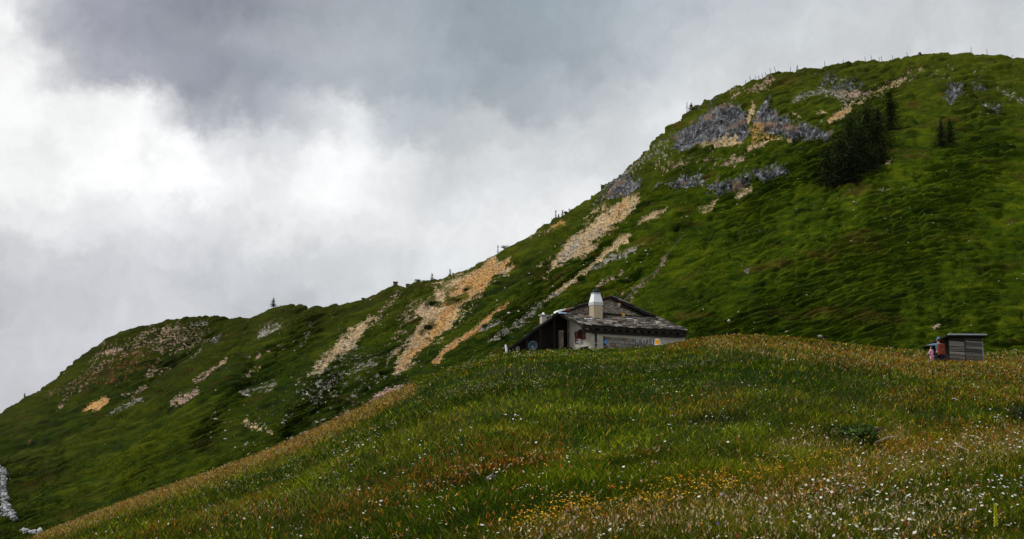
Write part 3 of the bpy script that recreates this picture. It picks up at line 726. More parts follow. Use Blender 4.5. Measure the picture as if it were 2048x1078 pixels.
def spikes(name, label, zname, n, base, cols, hrange, size, parts=5, frac=.5, amb=0.0, mat=None):
    """upright flowering stalks: a thin stem with a loose spike of small scales"""
    x, y, z, px, py = ground_samples(n)
    p = np.maximum(zone(zname, px, py), amb)
    keep = rng.random(n) < p
    x, y, z = x[keep], y[keep], z[keep]
    m = len(x)
    h = rng.uniform(*hrange, m)
    sw = np.maximum(.003, .22 * y / 1100.0)
    lx, ly = rng.normal(0, .22, m) * h, rng.normal(0, .22, m) * h
    ci = rng.integers(0, len(cols), m)
    col = np.asarray(cols)[ci] * rng.uniform(.6, 1.35, (m, 1))
    Vs, Qs, Cs = [], [], []
    th = rng.uniform(0, np.pi, m)
    b = np.stack([x, y, z - .03], -1); tip = b + np.stack([lx, ly, h], -1)
    W = np.stack([np.cos(th) * sw * .5, np.sin(th) * sw * .5, 0 * sw], -1)
    Vs.append(np.stack([b - W, b + W, tip + W * .6, tip - W * .6], 1)); Cs.append(np.repeat((col * .12 + np.array(base) * .6)[:, None, :], 4, 1))
    for k in range(parts):
        t = 1 - frac * (k + .5) / parts
        s = np.maximum(size, .85 * y / 1100.0) * (0.55 + .6 * np.sin(np.pi * (k + .7) / (parts + .4))) * rng.uniform(.7, 1.3, m)
        cpos = b + (tip - b) * t + np.stack([rng.normal(0, 1, m) * s * .5, rng.normal(0, 1, m) * s * .5, 0 * s], -1)
        th = rng.uniform(0, np.pi, m)
        U = np.stack([np.cos(th) * s * .5, np.sin(th) * s * .5, 0 * s], -1)
        Wz = np.stack([rng.normal(0, .2, m) * s, rng.normal(0, .2, m) * s, s * .8], -1)
        Vs.append(np.stack([cpos - Wz, cpos + U, cpos + Wz, cpos - U], 1)); Cs.append(np.repeat((col * rng.uniform(.7, 1.3, (m, 1)))[:, None, :], 4, 1))
    V = np.concatenate(Vs, 0).reshape(-1, 3); C = np.concatenate(Cs, 0).reshape(-1, 3)
    q = np.arange(len(V)).reshape(-1, 4)
    me = np_mesh(name, V, quads=q, col=np.clip(C, 0, .9))
    tag(link_mesh(name, me, mat or M_blade), kind='stuff', label=label)

spikes('sorrel', 'rust red sorrel spikes standing above the grass', 'rust', 60000, (.05, .07, .01), [(.42, .12, .022), (.34, .08, .016), (.48, .22, .03), (.40, .24, .03)], (.14, .27), .022, 3, .34, .025)
spikes('seed_grass', 'pale straw coloured seed heads of ripe grass', 'beige', 62000, (.10, .10, .02), [(.50, .40, .19), (.46, .32, .19), (.62, .54, .32), (.38, .32, .08), (.54, .36, .24)], (.14, .28), .020, 2, .22, .03)

def discs(name, label, zname, n, cols, hrange, size, min_px, seg=7, tilt=.45, amb=0.0, centre=None, cluster=1, crad=.05, stem=(.05, .09, .012), dome=.25):
    """flower heads on stems; with cluster > 1 each head is an umbel of small heads"""
    x, y, z, px, py = ground_samples(n)
    patch = (.5 if 'yellow' in name else .28) + (.5 if 'yellow' in name else .72) * sstep(-.1, .35, fbm(x * .7, y * .7, 0, 301 + len(name), 3))
    p = np.maximum(zone(zname, px, py) if zname else 0 * px, amb) * patch
    keep = rng.random(n) < p
    x, y, z = x[keep], y[keep], z[keep]
    m = len(x)
    h = rng.uniform(*hrange, m)
    lx, ly = rng.normal(0, .08, m), rng.normal(0, .08, m)
    b = np.stack([x, y, z - .03], -1); top = b + np.stack([lx, ly, h], -1)
    sw = np.maximum(.004, .3 * y / 1100.0); th = rng.uniform(0, np.pi, m)
    W = np.stack([np.cos(th) * sw * .5, np.sin(th) * sw * .5, 0 * sw], -1)
    V = [np.stack([b - W, b + W, top + W, top - W], 1).reshape(-1, 3)]
    C = [np.tile(np.array(stem), (4 * m, 1))]
    quads = [np.arange(4 * m).reshape(-1, 4)]
    tris = []; off = 4 * m
    ci = rng.integers(0, len(cols), m)
    for k in range(cluster):
        r = np.maximum(size, min_px * y / 1100.0) * rng.uniform(.65, 1.25, m) * .5
        c0 = top + (np.stack([rng.normal(0, crad, m), rng.normal(0, crad, m), rng.normal(0, crad * .3, m)], -1) if cluster > 1 else 0)
        tx, ty = rng.normal(0, tilt, m), rng.normal(0, tilt, m) - .15
        nrm = np.stack([tx, ty, np.ones(m)], -1); nrm /= np.linalg.norm(nrm, axis=1, keepdims=True)
        e1 = np.cross(nrm, np.array([0, 1.0, .01])); e1 /= np.linalg.norm(e1, axis=1, keepdims=True)
        e2 = np.cross(nrm, e1)
        ring = []
        for s in range(seg):
            a = 2 * np.pi * s / seg
            rr = r * rng.uniform(.8, 1.15, m)
            ring.append(c0 + e1 * (np.cos(a) * rr)[:, None] + e2 * (np.sin(a) * rr)[:, None])
        apex = c0 + nrm * (r * dome)[:, None]
        ring = np.stack([apex] + ring, 1)
        V.append(ring.reshape(-1, 3))
        cc = np.asarray(cols)[ci] * rng.uniform(.75, 1.1, (m, 1))
        cl = np.repeat(cc[:, None, :], seg + 1, 1)
        C.append(cl.reshape(-1, 3))
        base = off + np.arange(m)[:, None] * (seg + 1)
        for s in range(seg):
            tris.append(base + np.array([[0, 1 + s, 1 + (s + 1) % seg]]))
        off += m * (seg + 1)
        if centre is not None:
            rc_ = r * .36
            pts = [apex + nrm * (r * .12)[:, None]] + [apex + nrm * (r * .02)[:, None] + e1 * (np.cos(2.1 * s) * rc_)[:, None] + e2 * (np.sin(2.1 * s) * rc_)[:, None] for s in range(3)]
            V.append(np.stack(pts, 1).reshape(-1, 3)); C.append(np.tile(np.array(centre), (4 * m, 1)))
            base = off + np.arange(m)[:, None] * 4
            for s in range(3): tris.append(base + np.array([[0, 1 + s, 1 + (s + 1) % 3]]))
            off += 4 * m
    me = np_mesh(name, np.concatenate(V), tris=np.concatenate(tris), quads=quads[0], col=np.clip(np.concatenate(C), 0, .9))
    tag(link_mesh(name, me, M_petal), kind='stuff', label=label)

discs('daisies', 'white daisies with yellow hearts scattered through the meadow', 'white', 42000, [(.80, .80, .76), (.74, .74, .70)], (.19, .32), .036, .9, 8, .5, .03, (.55, .33, .02))
discs('cream_umbels', 'cream white umbels in loose patches on the hill', 'cream', 34000, [(.62, .56, .34), (.58, .54, .40), (.52, .50, .26)], (.20, .34), .024, .85, 5, .4, .045, None, 4, .05)
discs('yellow_flowers', 'orange yellow flower heads in a band across the meadow', 'yellow', 32000, [(.70, .32, .012), (.62, .24, .01), (.68, .42, .02)], (.15, .27), .024, .8, 5, .4, .025, None, 4, .04)
discs('purple_flowers', 'few small purple flowers among the grass', None, 16000, [(.22, .07, .34), (.30, .10, .30)], (.16, .26), .03, .8, 5, .5, .02)

# ------------------------------------------------------------------ turf and stones of the mountain
def hill_turf(s, n, name, label, ylim):
    flat_w = ((1 - np.clip(s.bare * 1.6, 0, 1)) * (s.py < ylim) * (s.px > -120) * (s.px < 2180) * (s.ter > .12)).ravel()
    idx = np.nonzero(flat_w > .5)[0]
    idx = rng.choice(idx, size=n)
    P = s.P.reshape(-1, 3)[idx] + rng.normal(0, .12, (n, 3)) * np.array([1, .6, .1])
    x, y, z = P.T
    g = np.clip(.20 + .5 * fbm(x * .07, y * .07, z * .12, 401, 3) + .45 * s.ter.ravel()[idx] + rng.normal(0, .18, n), 0, 1)[:, None]
    c = np.array((.018, .036, .003)) + (np.array((.085, .13, .006)) - np.array((.018, .036, .003))) * g
    br = rng.random(n) < .16 + .22 * sstep(.1, .5, fbm(x * .15, y * .15, z * .4, 402, 3))
    c = np.where(br[:, None], np.array((.10, .075, .018)) * rng.uniform(.5, 1.3, (n, 1)), c)
    c = c * np.exp(rng.normal(-.1, .5, (n, 1)))
    h = rng.uniform(.06, .16, n) * (1 + .4 * s.ter.ravel()[idx])
    me = blade_mesh(name, x, y, z, h, np.maximum(.03, .5 * y / 1100.0) * rng.uniform(.7, 1.6, n), rng.uniform(.2, 1.0, n), c)
    tag(link_mesh(name, me, M_blade), kind='stuff', label=label)
hill_turf(hill, 190000, 'hillside_grass', 'coarse tussocky grass over the mountainside', 1100)
hill_turf(far, 20000, 'far_hill_grass', 'coarse grass over the far left shoulder', 1100)

ICO = [(0, 0, 1), (.894, 0, .447), (.276, .851, .447), (-.724, .526, .447), (-.724, -.526, .447), (.276, -.851, .447),
       (.724, .526, -.447), (-.276, .851, -.447), (-.894, 0, -.447), (-.276, -.851, -.447), (.724, -.526, -.447), (0, 0, -1)]
ICOF = [(0, 1, 2), (0, 2, 3), (0, 3, 4), (0, 4, 5), (0, 5, 1), (1, 6, 2), (2, 7, 3), (3, 8, 4), (4, 9, 5), (5, 10, 1),
        (6, 7, 2), (7, 8, 3), (8, 9, 4), (9, 10, 5), (10, 6, 1), (11, 7, 6), (11, 8, 7), (11, 9, 8), (11, 10, 9), (11, 6, 10)]
ICO = np.array(ICO); ICOF = np.array(ICOF)

def stone_mesh(name, P, size, col, flat=.7):
    n = len(P)
    S = size[:, None] * rng.uniform(.6, 1.25, (n, 3)); S[:, 2] *= flat
    V = ICO[None] * rng.uniform(.72, 1.2, (n, 12, 1)) * S[:, None, :] * .5
    a = rng.uniform(0, 2 * np.pi, n); ca, sa = np.cos(a)[:, None], np.sin(a)[:, None]
    V = np.stack([V[..., 0] * ca - V[..., 1] * sa, V[..., 0] * sa + V[..., 1] * ca, V[..., 2]], -1) + P[:, None, :]
    F = (np.arange(n)[:, None, None] * 12 + ICOF[None]).reshape(-1, 3)
    return np_mesh(name, V.reshape(-1, 3), tris=F, col=np.clip(np.repeat(col[:, None, :], 12, 1).reshape(-1, 3), 0, .85))

def scree(s, n, name, label):
    wsum = np.zeros(s.px.size); kinds = [k for k in s.cov if k != ROCK]
    for k in kinds: wsum += s.cov[k].ravel()
    wsum *= (s.px.ravel() > -100) & (s.px.ravel() < 2150)
    idx = rng.choice(len(wsum), size=n, p=wsum / wsum.sum())
    col = np.zeros((n, 3)); tw = np.zeros(n)
    for k in kinds:
        ww = s.cov[k].ravel()[idx]; col += ww[:, None] * np.array(COLS[k]); tw += ww
    col /= tw[:, None] + 1e-6
    col = col * rng.uniform(.35, 1.7, (n, 1)) + rng.normal(0, .02, (n, 3))
    grey = rng.random(n) < .16
    col = np.where(grey[:, None], np.array((.46, .43, .38)) * rng.uniform(.6, 1.2, (n, 1)), col)
    size = rng.gamma(1.5, .06, n) + .05
    P = s.P.reshape(-1, 3)[idx] + rng.normal(0, .10, (n, 3)) + s.N.reshape(-1, 3)[idx] * (size * .18)[:, None]
    me = stone_mesh(name, P, size, col)
    tag(link_mesh(name, me, M_stone), kind='stuff', label=label)
scree(hill, 38000, 'scree_stones', 'tan and grey scree stones in the gullies of the slope')
scree(far, 3000, 'far_hill_stones', 'small reddish stones on the far left shoulder')

def lone_stones(s, n, name, label, pxr, pyr):
    ok = np.nonzero(((s.px > pxr[0]) & (s.px < pxr[1]) & (s.py > pyr[0]) & (s.py < pyr[1])).ravel())[0]
    cl = fbm(*(s.P.reshape(-1, 3)[ok].T * .04), 501, 3)
    p = np.clip(.45 + cl, .05, 1) ** 1.5; p /= p.sum()
    idx = ok[rng.choice(len(ok), size=n, p=p)]
    size = rng.gamma(1.5, .075, n) + .07
    col = np.array((.42, .385, .34)) * rng.uniform(.5, 1.35, (n, 1)) * np.array([1, .97, .95])
    P = s.P.reshape(-1, 3)[idx] + s.N.reshape(-1, 3)[idx] * (size * .2)[:, None]
    tag(link_mesh(name, stone_mesh(name, P, size, col), M_stone), kind='stuff', label=label)
lone_stones(hill, 1000, 'scattered_stones', 'small pale stones lying about the grassy mountainside', (420, 2100), (100, 1050))

# ------------------------------------------------------------------ mesh builder for built things
class MB:
    def __init__(self):
        self.v = []; self.f = []; self.c = []
    def add(self, verts, faces, col=(1, 1, 1)):
        o = len(self.v)
        self.v += [tuple(map(float, p)) for p in verts]; self.c += [col] * len(verts)
        self.f += [tuple(i + o for i in f) for f in faces]
        return self
    def box(self, x0, x1, y0, y1, z0, z1, col=(1, 1, 1)):
        v = [(x0, y0, z0), (x1, y0, z0), (x1, y1, z0), (x0, y1, z0), (x0, y0, z1), (x1, y0, z1), (x1, y1, z1), (x0, y1, z1)]
        return self.add(v, [(3, 2, 1, 0), (4, 5, 6, 7), (0, 1, 5, 4), (1, 2, 6, 5), (2, 3, 7, 6), (3, 0, 4, 7)], col)
    def hexa(self, b, t, col=(1, 1, 1)):
        """b: four bottom corners, t: four top corners"""
        return self.add(list(b) + list(t), [(3, 2, 1, 0), (4, 5, 6, 7), (0, 1, 5, 4), (1, 2, 6, 5), (2, 3, 7, 6), (3, 0, 4, 7)], col)
    def prism(self, poly, d, col=(1, 1, 1)):
        """polygon extruded by vector d"""
        n = len(poly); d = Vector(d)
        q = [Vector(p) for p in poly]
        v = q + [p + d for p in q]
        return self.add(v, [tuple(range(n))[::-1], tuple(range(n, 2 * n))] + [(i, (i + 1) % n, n + (i + 1) % n, n + i) for i in range(n)], col)
    def tube(self, pts, r, seg=8, col=(1, 1, 1), cap=True):
        pts = [Vector(p) for p in pts]
        rr = r if isinstance(r, (list, tuple)) else [r] * len(pts)
        rings = []
        for i, p in enumerate(pts):
            d = (pts[min(i + 1, len(pts) - 1)] - pts[max(i - 1, 0)]).normalized()
            a = d.cross(Vector((0, 0, 1)) if abs(d.z) < .9 else Vector((1, 0, 0))).normalized(); b = d.cross(a)
            rings.append([p + (a * math.cos(2 * math.pi * k / seg) + b * math.sin(2 * math.pi * k / seg)) * rr[i] for k in range(seg)])
        v = [p for r_ in rings for p in r_]; f = []
        for i in range(len(pts) - 1):
            for k in range(seg):
                f.append((i * seg + k, i * seg + (k + 1) % seg, (i + 1) * seg + (k + 1) % seg, (i + 1) * seg + k))
        if cap: f += [tuple(range(seg))[::-1], tuple(range((len(pts) - 1) * seg, len(pts) * seg))]
        return self.add(v, f, col)
    def build(self, name, mat, parent=None, bevel=0.0, smooth=False):
        me = bpy.data.meshes.new(name)
        me.from_pydata(self.v, [], self.f)
        at = me.color_attributes.new('Col', 'FLOAT_COLOR', 'POINT')
        at.data.foreach_set('color', np.concatenate([np.array(self.c, np.float32), np.ones((len(self.c), 1), np.float32)], 1).ravel())
        bm = bmesh.new(); bm.from_mesh(me); bmesh.ops.recalc_face_normals(bm, faces=bm.faces); bm.to_mesh(me); bm.free()
        if smooth: me.polygons.foreach_set('use_smooth', [True] * len(me.polygons))
        o = link_mesh(name, me, mat, parent)
        if bevel:
            b = o.modifiers.new('bevel', 'BEVEL'); b.width = bevel; b.segments = 2; b.limit_method = 'ANGLE'
        return o

M_plaster = noisy('rough_grey_plaster', (.42, .385, .31), (.58, .535, .45), 2.2, bump=.8, bscale=14)
M_leftplaster = M_plaster
M_block = attr_mat('concrete_block', rough=.95, spec=.05, var=.3, vscale=5, bump=.4, bscale=18)
M_rubble = None
def rubble_mat():
    m, t, p = base_mat('rubble_masonry', rough=.95, spec=.08)
    tc_ = t.new('ShaderNodeTexCoord')
    vo = t.new('ShaderNodeTexVoronoi'); vo.inputs['Scale'].default_value = 5.5
    t.link(tc_.outputs['Object'], vo.inputs['Vector'])
    ve = t.new('ShaderNodeTexVoronoi', feature='DISTANCE_TO_EDGE'); ve.inputs['Scale'].default_value = 5.5
    t.link(tc_.outputs['Object'], ve.inputs['Vector'])
    sc = t.new('ShaderNodeSeparateColor'); t.link(vo.outputs['Color'], sc.inputs[0])
    stone = t.mix(sc.outputs[0], (.26, .22, .16), (.48, .42, .33))
    e = t.new('ShaderNodeMapRange'); e.inputs['From Min'].default_value = .02; e.inputs['From Max'].default_value = .12
    t.link(ve.outputs['Distance'], e.inputs['Value'])
    t.link(t.mix(e.outputs[0], (.24, .21, .17), stone), p.inputs['Base Color'])
    b = t.new('ShaderNodeBump'); b.inputs['Strength'].default_value = 1.0; b.inputs['Distance'].default_value = .08
    t.link(e.outputs[0], b.inputs['Height']); t.link(b.outputs[0], p.inputs['Normal'])
    return m
M_rubble = rubble_mat()
M_slab = attr_mat('stone_roof_slab', rough=.85, spec=.2, var=.35, vscale=7, bump=.3, bscale=20)
M_darkwood = noisy('old_dark_timber', (.014, .011, .008), (.035, .027, .02), 3, stretch=(6, 6, .6), bump=.5)
M_greywood = attr_mat('weathered_board', rough=.9, spec=.1, var=.45, vscale=9, bump=.4, bscale=16)
M_redwood = noisy('red_brown_shutter_paint', (.10, .022, .014), (.15, .035, .022), 6, bump=.2)
M_white = noisy('white_render', (.84, .85, .86), (.90, .91, .92), 4, bump=.15)
M_band = noisy('grey_render_band', (.46, .46, .46), (.58, .58, .58), 6, bump=.2)
M_tanrender = noisy('tan_roughcast', (.40, .32, .21), (.52, .43, .30), 9, bump=.7, bscale=30)
M_black = noisy('black_iron', (.012, .012, .013), (.03, .03, .032), 8, rough=.5, spec=.4, bump=.1)
M_zinc = noisy('zinc_sheet', (.34, .35, .37), (.46, .48, .50), 7, rough=.45, spec=.5, bump=.05)
M_glass, _t, _p = base_mat('dark_window_glass', (.012, .014, .016), .08, .5)
M_blue = noisy('blue_paint', (.06, .20, .42), (.09, .27, .52), 8, bump=.05)
M_orange = noisy('orange_cloth', (.80, .30, .02), (.86, .42, .04), 9, bump=.1)
M_redpaint = noisy('red_paint', (.30, .03, .025), (.38, .05, .04), 6, bump=.05)
M_wire, _t, _p = base_mat('grey_cable', (.09, .09, .09), .6, .3)
M_rope, _t, _p = base_mat('white_line', (.55, .55, .52), .8, .1)
M_dish = noisy('blue_grey_dish', (.028, .05, .065), (.045, .075, .09), 5, rough=.5, bump=.05)

class Frame:
    """an upright local frame: x along the front wall, y into the building"""
    def __init__(self, loc, yaw):
        self.C = Vector(loc); self.yaw = yaw
        self.U = Vector((math.cos(yaw), math.sin(yaw), 0)); self.V = Vector((-math.sin(yaw), math.cos(yaw), 0))
    def on_v(self, px, py, v0):
        a, e = px_dir(px, py); a = float(a); e = float(e)
        t = (self.C.dot(self.V) + v0) / (a * self.V.x + self.V.y)
        p = Vector((a * t, t, e * t)) - self.C
        return p.dot(self.U), p.z
    def on_u(self, px, py, u0):
        a, e = px_dir(px, py); a = float(a); e = float(e)
        t = (self.C.dot(self.U) + u0) / (a * self.U.x + self.U.y)
        p = Vector((a * t, t, e * t)) - self.C
        return p.dot(self.V), p.z
    def find_v(self, px, py, u0):
        lo, hi = -2.0, 14.0
        f = lambda v: self.on_v(px, py, v)[0] - u0
        for _ in range(60):
            m = (lo + hi) / 2
            if (f(lo) > 0) == (f(m) > 0): lo = m
            else: hi = m
        return (lo + hi) / 2
    def world(self, u, v, z):
        return self.C + self.U * u + self.V * v + Vector((0, 0, z))
# ------------------------------------------------------------------ stone hut
_a, _ = px_dir(1183, 706)
HY = 83.0
HX = float(_a) * HY
hf = Frame((HX, HY, float(fg_z(HX, HY)) - 0.1), R(26))
hut = empty('stone_hut', hf.C, hf.yaw)
tag(hut, 'grey stone hut with slab roof and white capped chimney on the hill', 'hut')

def build_hut():
    UL = hf.on_v(1166, 650, -.45)[0]                      # left edge of the lean-to roof
    GV = hf.find_v(1117, 625.5, UL)                         # how far back the gable stands
    zl = hf.on_v(1166, 650, -.45)[1]; UR, zr = hf.on_v(1376, 661.5, -.45)
    zr = zr * .8 + zl * .2
    zlt = hf.on_v(1117, 625.5, GV)[1]; zrt = hf.on_v(1332, 641, GV)[1]; zrt = .5 * zlt + .5 * zrt
    LF = hf.on_v(1370, 680, 0)[0]
    def roof_pt(s, t, lift=0.0):
        u = UL + (UR - UL) * s; v = -.45 + (GV + .45) * t
        z = (zl + (zr - zl) * s) * (1 - t) + (zlt + (zrt - zlt) * s) * t - .10 * math.sin(math.pi * s) * (1 - t) * .6
        return Vector((u, v, z + lift))
    def roof_z(u, v): return roof_pt((u - UL) / (UR - UL), (v + .45) / (GV + .45)).z
    # walls of the front block
    m = MB()
    th = .35
    def wall_uv(u0, v0, u1, v1, nx, ny):
        t0 = roof_z(u0, v0) - .2; t1 = roof_z(u1, v1) - .2
        a, b = Vector((u0, v0, -.6)), Vector((u1, v1, -.6)); d = Vector((nx, ny, 0)) * th
        m.hexa([a, b, b + d, a + d], [a + Vector((0, 0, .6 + t0)), b + Vector((0, 0, .6 + t1)), b + d + Vector((0, 0, .6 + t1)), a + d + Vector((0, 0, .6 + t0))])
    wall_uv(0, 0, LF, 0, 0, 1)
    wall_uv(LF - th, th + .002, LF - th, GV, 1, 0)
    m.build('front_wall', M_plaster, hut)
    m = MB()
    a, b = Vector((0, th + .002, -.6)), Vector((0, GV, -.6)); d = Vector((th, 0, 0)); t0 = roof_z(0, th) - .2; t1 = roof_z(0, GV) - .25
    m.hexa([a, b, b + d, a + d], [Vector((0, th + .002, t0)), Vector((0, GV, t1)), Vector((th, GV, t1)), Vector((th, th + .002, t0))])
    m.build('side_wall', M_plaster, hut)
    # concrete block infill
    m = MB()
    u0 = hf.on_v(1209, 680, 0)[0]; u1 = hf.on_v(1322, 690, 0)[0]
    ztop = hf.on_v(1210, 672.5, 0)[1]; zt2 = hf.on_v(1318, 683, 0)[1]
    m.box(u0 + .001, u1 - .001, -.004, .0, -.5, min(ztop, ztop + (zt2 - ztop) * .55), (.07, .065, .06))
    bw, bh = .50, .245
    r_ = 0; z = ztop
    while z > -.4:
        u = u0 - (.25 if r_ % 2 else 0)
        while u < u1:
            a0, a1 = max(u, u0) + .018, min(u + bw, u1) - .018
            slope = (zt2 - ztop) * .55 / (u1 - u0)
            if a1 - a0 > .06:
                k = random.uniform(.7, 1.15); g = (.30 * k, .28 * k, .25 * k)
                if random.random() < .2: g = (.24 * k, .17 * k, .11 * k)
                zz0, zz1 = z + slope * (a0 - u0), z + slope * (a1 - u0)
                p = random.uniform(.012, .04)
                m.hexa([(a0, -p, zz0 - bh + .012), (a1, -p, zz1 - bh + .012), (a1, .0, zz1 - bh + .012), (a0, .0, zz0 - bh + .012)],
                       [(a0, -p, zz0 - .012), (a1, -p, zz1 - .012), (a1, .0, zz1 - .012), (a0, .0, zz0 - .012)], g)
            u += bw
        z -= bh; r_ += 1
    blk = m.build('block_infill', M_block, hut)
    # white painted letters on the blocks
    def letter(poly_list, uc, zc, hgt):
        m = MB()
        for pl in poly_list:
            m.tube([(uc + x * hgt, -.055, zc + y * hgt) for x, y in pl], .026, 5)
        m.build('painted_letter', M_white, blk)
    zc = hf.on_v(1273, 685, 0)[1]; hl = .26
    W_ = [[(0, 1), (.2, 0), (.45, .8), (.7, 0), (.9, 1)]]
    C_ = [[(.6, .95), (.2, .95), (0, .7), (0, .3), (.2, .05), (.6, .05)]]
    T_ = [[(0, 1), (.7, 1)], [(.5, 1), (.5, 0)]]; I_ = [[(0, 1), (0, 0)]]
    for pl, px in ((W_, 1271.5), (C_, 1283.5), (T_, 1287), (I_, 1297), (I_, 1301.5), ([[(0, 1), (.3, 1), (.3, 0)]], 1302.5)):
        letter(pl, hf.on_v(px, 685, 0)[0], zc - (px - 1273) * .002, hl)
    pass
    # timber strip beside the blocks, down pipe
    m = MB(); uj = hf.on_v(1206.5, 680, 0)[0]
    m.box(uj, uj + .10, -.03, .0, -.5, ztop + .02); m.build('timber_strip', M_darkwood, hut)
    m = MB(); ud = hf.on_v(1191, 680, 0)[0]
    m.tube([(ud, -.075, -.5), (ud, -.075, roof_z(ud, 0) - .3), (ud, -.35, roof_z(ud, -.4) - .16)], .072, 10); m.build('drainpipe', M_darkwood, hut)
    # shuttered window of the side wall
    vl0, zt = hf.on_u(1150, 661, -.03); vl1 = hf.on_u(1156, 661, -.03)[0]
    vr0 = hf.on_u(1164, 661, -.03)[0]; vr1 = hf.on_u(1171, 661, -.03)[0]
    zb = hf.on_u(1156, 683, -.03)[1]
    win = MB(); win.box(-.012, .0, vr0 + .04, vl1 - .04, zb, zt); wn = win.build('window', M_glass, hut)
    fr = MB()
    for v in (vr0 + .04, (vr0 + vl1) / 2, vl1 - .04): fr.box(-.03, -.013, v - .03, v + .03, zb, zt)
    fr.box(-.031, -.013, vr0, vl1, (zb + zt) / 2 - .02, (zb + zt) / 2 + .02); fr.build('frame', M_redwood, wn)
    s_ = MB(); s_.box(-.14, .0, vr0 - .1, vl1 + .1, zb - .09, zb - .002); s_.build('sill', M_zinc, wn)
    for (v0, v1, dz) in ((vr1, vr0, .10), (vl1, vl0, -.10)):
        sh = MB(); v0, v1 = min(v0, v1), max(v0, v1)
        for (a0, a1) in ((v0, v0 + .07), (v1 - .07, v1)): sh.box(-.065, -.002, a0, a1, zb + dz, zt + dz)
        for k in range(9):
            z0 = zb + dz + .04 + k * (zt - zb - .08) / 9
            sh.hexa([(-.055, v0 + .07, z0), (-.055, v1 - .07, z0), (-.03, v1 - .07, z0 + .03), (-.03, v0 + .07, z0 + .03)],
                    [(-.050, v0 + .07, z0 + .02), (-.050, v1 - .07, z0 + .02), (-.025, v1 - .07, z0 + .06), (-.025, v0 + .07, z0 + .06)])
        for z0 in (zb + dz, (zb + zt) / 2 + dz, zt + dz - .07): sh.box(-.064, -.003, v0 + .07, v1 - .07, z0, z0 + .07)
        sh.build('shutter', M_redwood, hut)
    # roofs: boards below, rough stone slabs above
    def slab_roof(name, pt, rows, cols, parent, seed):
        rd = random.Random(seed)
        m = MB()
        for i in range(rows):
            t0 = i / rows
            s = rd.uniform(-.03, 0)
            while s < 1.0:
                ds = rd.uniform(.7, 1.7) / cols
                s0, s1 = max(s, 0.0), min(s + ds * .96, 1.0)
                s += ds
                if s1 - s0 < .012: continue
                ov = rd.uniform(.25, .55) / rows
                ta, tb = max(t0 - ov - (0.02 if i == 0 else 0), -.03), min(t0 + 1.1 / rows, 1)
                h = rd.uniform(.03, .09); l0 = rd.uniform(.05, .14); l1 = rd.uniform(.0, .03)
                k = rd.choice([.35, .6, .8, 1, 1.3, 1.9]); base = rd.choice([(.20, .185, .165), (.17, .165, .16), (.24, .20, .16), (.28, .26, .23), (.17, .11, .075), (.13, .12, .115)])
                c = tuple(min(.6, x * k) for x in base)
                j = lambda: rd.uniform(-.012, .012)
                b = [pt(s0, ta + j(), l0 + j()), pt(s1, ta + j(), l0 + j()), pt(s1, tb, l1), pt(s0, tb, l1)]
                m.hexa(b, [p + Vector((0, 0, h)) for p in b], c)
        return m.build(name, M_slab, parent)
    m = MB()
    bot = [roof_pt(0, 0, -.20), roof_pt(1, 0, -.20), roof_pt(1, 1, -.20), roof_pt(0, 1, -.20)]
    m.hexa(bot, [p + Vector((0, 0, .21)) for p in bot])
    for k in range(15):
        s0 = .01 + k * .97 / 14
        a, b = roof_pt(s0, .005, -.34), roof_pt(s0, .12, -.34)
        wv = Vector((.11, 0, 0))
        m.hexa([a, a + wv, b + wv, b], [a + Vector((0, 0, .139)), a + wv + Vector((0, 0, .139)), b + wv + Vector((0, 0, .139)), b + Vector((0, 0, .139))])
    fa, fb = roof_pt(.012, .05, -.62), roof_pt(.988, .05, -.60)  # added dark strip below the eave, shaped as a board for its shadow
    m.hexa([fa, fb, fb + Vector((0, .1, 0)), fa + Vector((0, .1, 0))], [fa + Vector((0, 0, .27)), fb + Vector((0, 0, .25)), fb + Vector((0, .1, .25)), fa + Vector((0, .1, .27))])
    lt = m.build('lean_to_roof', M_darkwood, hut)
    slab_roof('roof_slabs', roof_pt, 14, 28, lt, 3)
    # gable and the big roof behind
    au, az_ = hf.on_v(1222, 592, GV - .3)
    ku, kz = hf.on_v(1115, 625.5, GV - .3)
    lu, lz = hf.on_v(1016, 699, GV - .3)
    ru, rz_ = hf.on_v(1328, 641.5, GV - .3)
    BK = GV + 9.0
    T = .17
    dv = Vector((.085, 1, 0)).normalized(); DL = Vector((dv.dot(hf.U), dv.dot(hf.V), 0)) * 9.6     # the old barn runs straight back
    m = MB()
    def gz(u):
        if u < ku: return lz + (kz - lz) * (u - lu) / (ku - lu)
        if u < au: return kz + (az_ - kz) * (u - ku) / (au - ku)
        return az_ + (rz_ - az_) * (u - au) / (ru - au)
    m.prism([(0.0, GV, -.6), (LF - .05, GV, -.6), (LF - .05, GV, gz(LF - .05) - T - .02), (au, GV, az_ - T - .02), (max(ku, 0.0), GV, gz(max(ku, 0.0)) - T - .02)] + ([(0.0, GV, gz(0.0) - T - .02)] if ku > 0 else []), (0, .4, 0))
    m.build('gable_wall', M_rubble, hut)
    DW = DL * .93
    for x in (LF - .4, lu + 1.0):
        m = MB()
        b = [Vector((x, GV + .42, -.6)), Vector((x + .3, GV + .42, -.6)), Vector((x + .3, GV + .42, -.6)) + DW, Vector((x, GV + .42, -.6)) + DW]
        hgt = max(gz(x), -.2) + .6 - T - .2
        m.hexa(b, [p + Vector((0, 0, hgt)) for p in b])
        m.build('barn_side_wall', M_plaster, hut)
    m = MB(); m.prism([Vector((u, GV + .42, z)) + DW for u, z in ((lu + 1.31, -.6), (LF - .41, -.6), (LF - .41, gz(LF - .4) - T - .1), (au, az_ - T - .1), (ku, kz - T - .1), (lu + 1.31, gz(lu + 1.3) - T - .1))], tuple(DL * .03)); m.build('back_wall', M_plaster, hut)
    main = MB()
